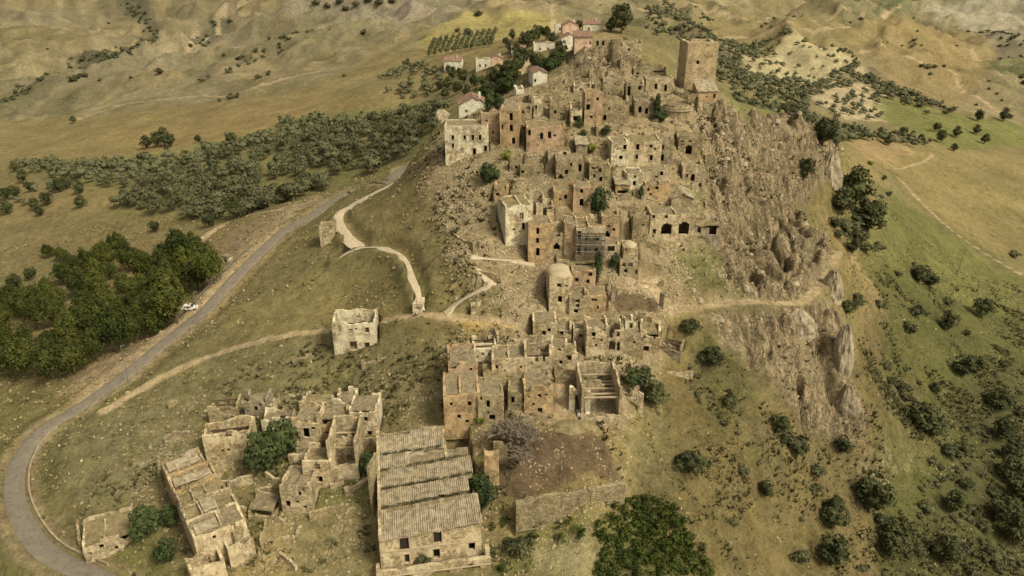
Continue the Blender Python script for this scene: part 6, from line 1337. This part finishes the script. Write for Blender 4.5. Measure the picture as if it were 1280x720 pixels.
# thickets along the far ravines
fv, ff, n0 = [], [], 0
for (pp, gap, s_, seed, pr) in (([(100,106),(84,112),(60,122),(20,148),(0,155),(0,140),(60,118),(104,94),(155,88),(185,72),(200,58),(170,30),(130,0),(160,0),(190,28),(214,58),(200,78),(160,97),(125,104)], 10, 1.5, 5, .6), ([(385,14),(400,0),(505,0),(518,10),(450,17)], 13, 2.0, 6, .7), ([(234,80),(252,52),(280,32),(296,38),(280,56)], 14, 1.3, 7, .45), ([(1225,60),(1280,58),(1280,88),(1250,82)], 11, 1.4, 8, .6), ([(740,26),(900,34),(1000,46),(1120,44),(1122,46),(1000,48),(900,36),(740,28)], 7, 1.0, 12, .5), ([(1075,62),(1150,72),(1200,98),(1198,99),(1148,74),(1074,64)], 8, 1.0, 13, .5), ([(1140,30),(1200,46),(1240,62),(1238,66),(1198,50),(1138,33)], 10, 1.4, 14, .6), ([(330,166),(250,186),(180,196),(110,206),(110,208),(180,199),(250,190),(330,170)], 5, 1.0, 15, .5), ([(250,110),(330,78),(400,62),(402,64),(330,82),(252,113)], 8, 1.1, 16, .35), ([(1060,100),(1090,104),(1190,145),(1180,150),(1090,118)], 8, 1.3, 9, .6), ([(600,26),(690,14),(790,12),(900,18),(800,22),(700,30)], 24, 1.2, 10, .5), ([(260,268),(330,262),(400,235),(398,228),(320,252)], 5, 1.0, 11, .5)):
    for x, y in spread(pp, gap, .45, pr, .2, seed)[:900]:
        V, F = FARV[rnd.randrange(4)]; t = rnd.uniform(0, 6.28); z = hgt(x, y); k_ = s_ * rnd.uniform(.6, 1.3); c, s = math.cos(t) * k_, math.sin(t) * k_
        fv.append(np.stack([V[:, 0] * c - V[:, 1] * s + x, V[:, 0] * s + V[:, 1] * c + y, V[:, 2] * k_ * .8 + z - .4], -1)); ff.append(F + n0); n0 += len(V)
tag(mesh_obj('ravine_scrub', np.vstack(fv), np.vstack(ff), M['bush']), 'dark scrub and thickets filling the far ravines', 'scrub', None, 'stuff')
# bare grey tree in the yard
P = gp_(650, 580); bt = empty('bare_tree', P, 0, 'large bare grey tree with a wide haze of twigs in the brown yard', 'tree')
rt = random.Random(4); tb_ = MB(); tw_ = MB()
def grow(p, d, l, r, depth):
    q = (p[0] + d[0] * l, p[1] + d[1] * l, p[2] + d[2] * l); (tb_ if depth < 3 else tw_).tube(p, q, max(r, .06), max(r * .62, .05), 6 if depth < 3 else 3)
    if depth >= 7: return
    for k in range(5 if depth < 2 else 3 if depth < 6 else 2):
        a = rt.uniform(0, 6.28); s_ = rt.uniform(.35, .85); nd = Vector((d[0] + math.cos(a) * s_, d[1] + math.sin(a) * s_, d[2] * .8 + rt.uniform(-.15, .35))).normalized(); grow(q, tuple(nd), l * rt.uniform(.62, .86), r * .58, depth + 1)
grow((0, 0, -.4), (.02, .0, 1), 2.3, .30, 0); bt.scale = (1.3, 1.1, 1.05); tb_.build('trunk', M['greybark'], bt); tw_.build('twigs', M['greybark'], bt)
# brambles: a thicket at the bottom edge, too dense to count
pts_ = spread([(745,655),(770,632),(810,620),(850,640),(880,690),(890,730),(740,730),(750,690)], 1.25, .5, 1, 0, 3)
fv, ff, n0 = [], [], 0; BR = [crown_geo(1.2, .85, .5, 6, 22, .17, 200 + k, .0, core=False) for k in range(5)]
pts_ += spread([(620,655),(700,640),(740,650),(740,700),(690,668),(630,690)], 2.1, .5, .7, 0, 4) + spread([(612,640),(640,650),(640,720),(610,720)], 1.7, .5, .5, 0, 5)
for x, y in pts_:
    V, F = BR[rnd.randrange(5)]; t = rnd.uniform(0, 6.28); s_ = rnd.uniform(.7, 1.25); z = hgt(x, y); c, s = math.cos(t) * s_, math.sin(t) * s_
    fv.append(np.stack([V[:, 0] * c - V[:, 1] * s + x, V[:, 0] * s + V[:, 1] * c + y, V[:, 2] * s_ + z], -1)); ff.append(F + n0); n0 += len(V)
tag(mesh_obj('bramble_thicket', np.vstack(fv), np.vstack(ff), M['bramble']), 'dense green bramble thicket below the long retaining wall', 'brambles', None, 'stuff')
pts_ = [(x, y, 1.0) for x, y in spread([(1290,455),(1215,520),(1180,590),(1110,650),(1060,730),(1290,730)], 4.6, .5, .75, .3, 14) + spread([(1130,440),(1150,470),(1165,560),(1190,620),(1150,600),(1118,500)], 4.2, .5, .6, .3, 15)] + [(x, y, .7) for x, y in spread([(840,440),(900,430),(960,500),(1010,560),(1060,640),(1030,700),(950,600),(880,520)], 5.0, .5, .5, .3, 16)]
fv, ff, n0 = [], [], 0; BR = [crown_geo(1.3, .8, .55, 6, 20, .2, 300 + k, .0, core=True) for k in range(5)]
for x, y, q in pts_:
    V, F = BR[rnd.randrange(5)]; t = rnd.uniform(0, 6.28); s_ = q * rnd.uniform(.5, 1.35); z = hgt(x, y); c, s = math.cos(t) * s_, math.sin(t) * s_
    fv.append(np.stack([V[:, 0] * c - V[:, 1] * s + x, V[:, 0] * s + V[:, 1] * c + y, V[:, 2] * s_ + z - .1], -1)); ff.append(F + n0); n0 += len(V)
tag(mesh_obj('hillside_scrub', np.vstack(fv), np.vstack(ff), M['bush']), 'continuous low dark scrub in the lower right of the valley side', 'scrub', None, 'stuff')
# rock needles east of the path
def rock_mass(px, py, wpx, hm, dm, yawd, lean, mat, label, seed, name='rock_outcrop'):
    P = gp_(px, py); k = px_per_m(P); a = wpx / k / 2; V = []; F = []; n = 30; mm = 22
    for q in range(mm + 1):
        u = q / mm; taper = (1 - u ** 3.4 * .8)
        for i in range(n):
            t = 2 * math.pi * i / n; rg = float(fbm(np.array([math.cos(t) * 1.4 + seed]), np.array([math.sin(t) * 1.4 + u * .8]), .5, 3, seed, True)[0]); lr = float(fbm(np.array([i * 3.1 + seed]), np.array([u * 9.0]), 1.3, 2, seed + 5)[0])
            rr = taper * (.66 + .42 * float(vnoise(i * .42 + seed, u * 2.6 + seed)) + .26 * float(vnoise(i * 1.3 + seed, u * 8.0)) + .12 * rg); V.append((a * rr * math.cos(t) + lean * u * hm, dm * rr * math.sin(t) + u * 1.0, -3 + (hm + 3) * u + (rg - .5) * hm * .22 * u))
    for q in range(mm):
        for i in range(n): c = q * n + i; d = q * n + (i + 1) % n; F.append([c, d, d + n, c + n])
    F.append([mm * n + i for i in range(n)]); o = mesh_obj(name, V, F, M[mat]); o.location = (P[0], P[1] + dm * .5, P[2]); o.rotation_euler = (0, 0, R(yawd)); tag(o, label, 'rock'); return o
rock_mass(1054, 462, 24, 10.5, 2.6, 10, .0, 'rock', 'tall pale rock needle right of the dark rock spur', 3)
rock_mass(1064, 512, 26, 5.0, 3.0, 20, -.04, 'darkrock', 'stepped rock rib below the tall pale rock needle', 9)
rock_mass(1042, 372, 24, 6.5, 3.0, 12, .04, 'rock', 'leaning rock slab below the footpath corner', 21)
rock_mass(1000, 410, 40, 3.5, 3.0, -10, 0, 'rock', 'pale rock hump just under the footpath', 27)
rock_mass(1040, 226, 26, 9.5, 4.0, 8, .0, 'rock', 'pale rock pillar at the right end of the second outcrop', 33)
rock_mass(551, 152, 26, 4.2, 5.0, 12, 0, 'rock', 'pale grey boulder mass left of the red roofed house', 41)
rock_mass(868, 372, 14, 1.6, 1.6, 0, 0, 'stones', 'small pale boulder on the slope above the footpath', 52)
rock_mass(912, 364, 8, 1.3, 1.2, 0, 0, 'stones', 'single round white boulder beside the footpath', 55)
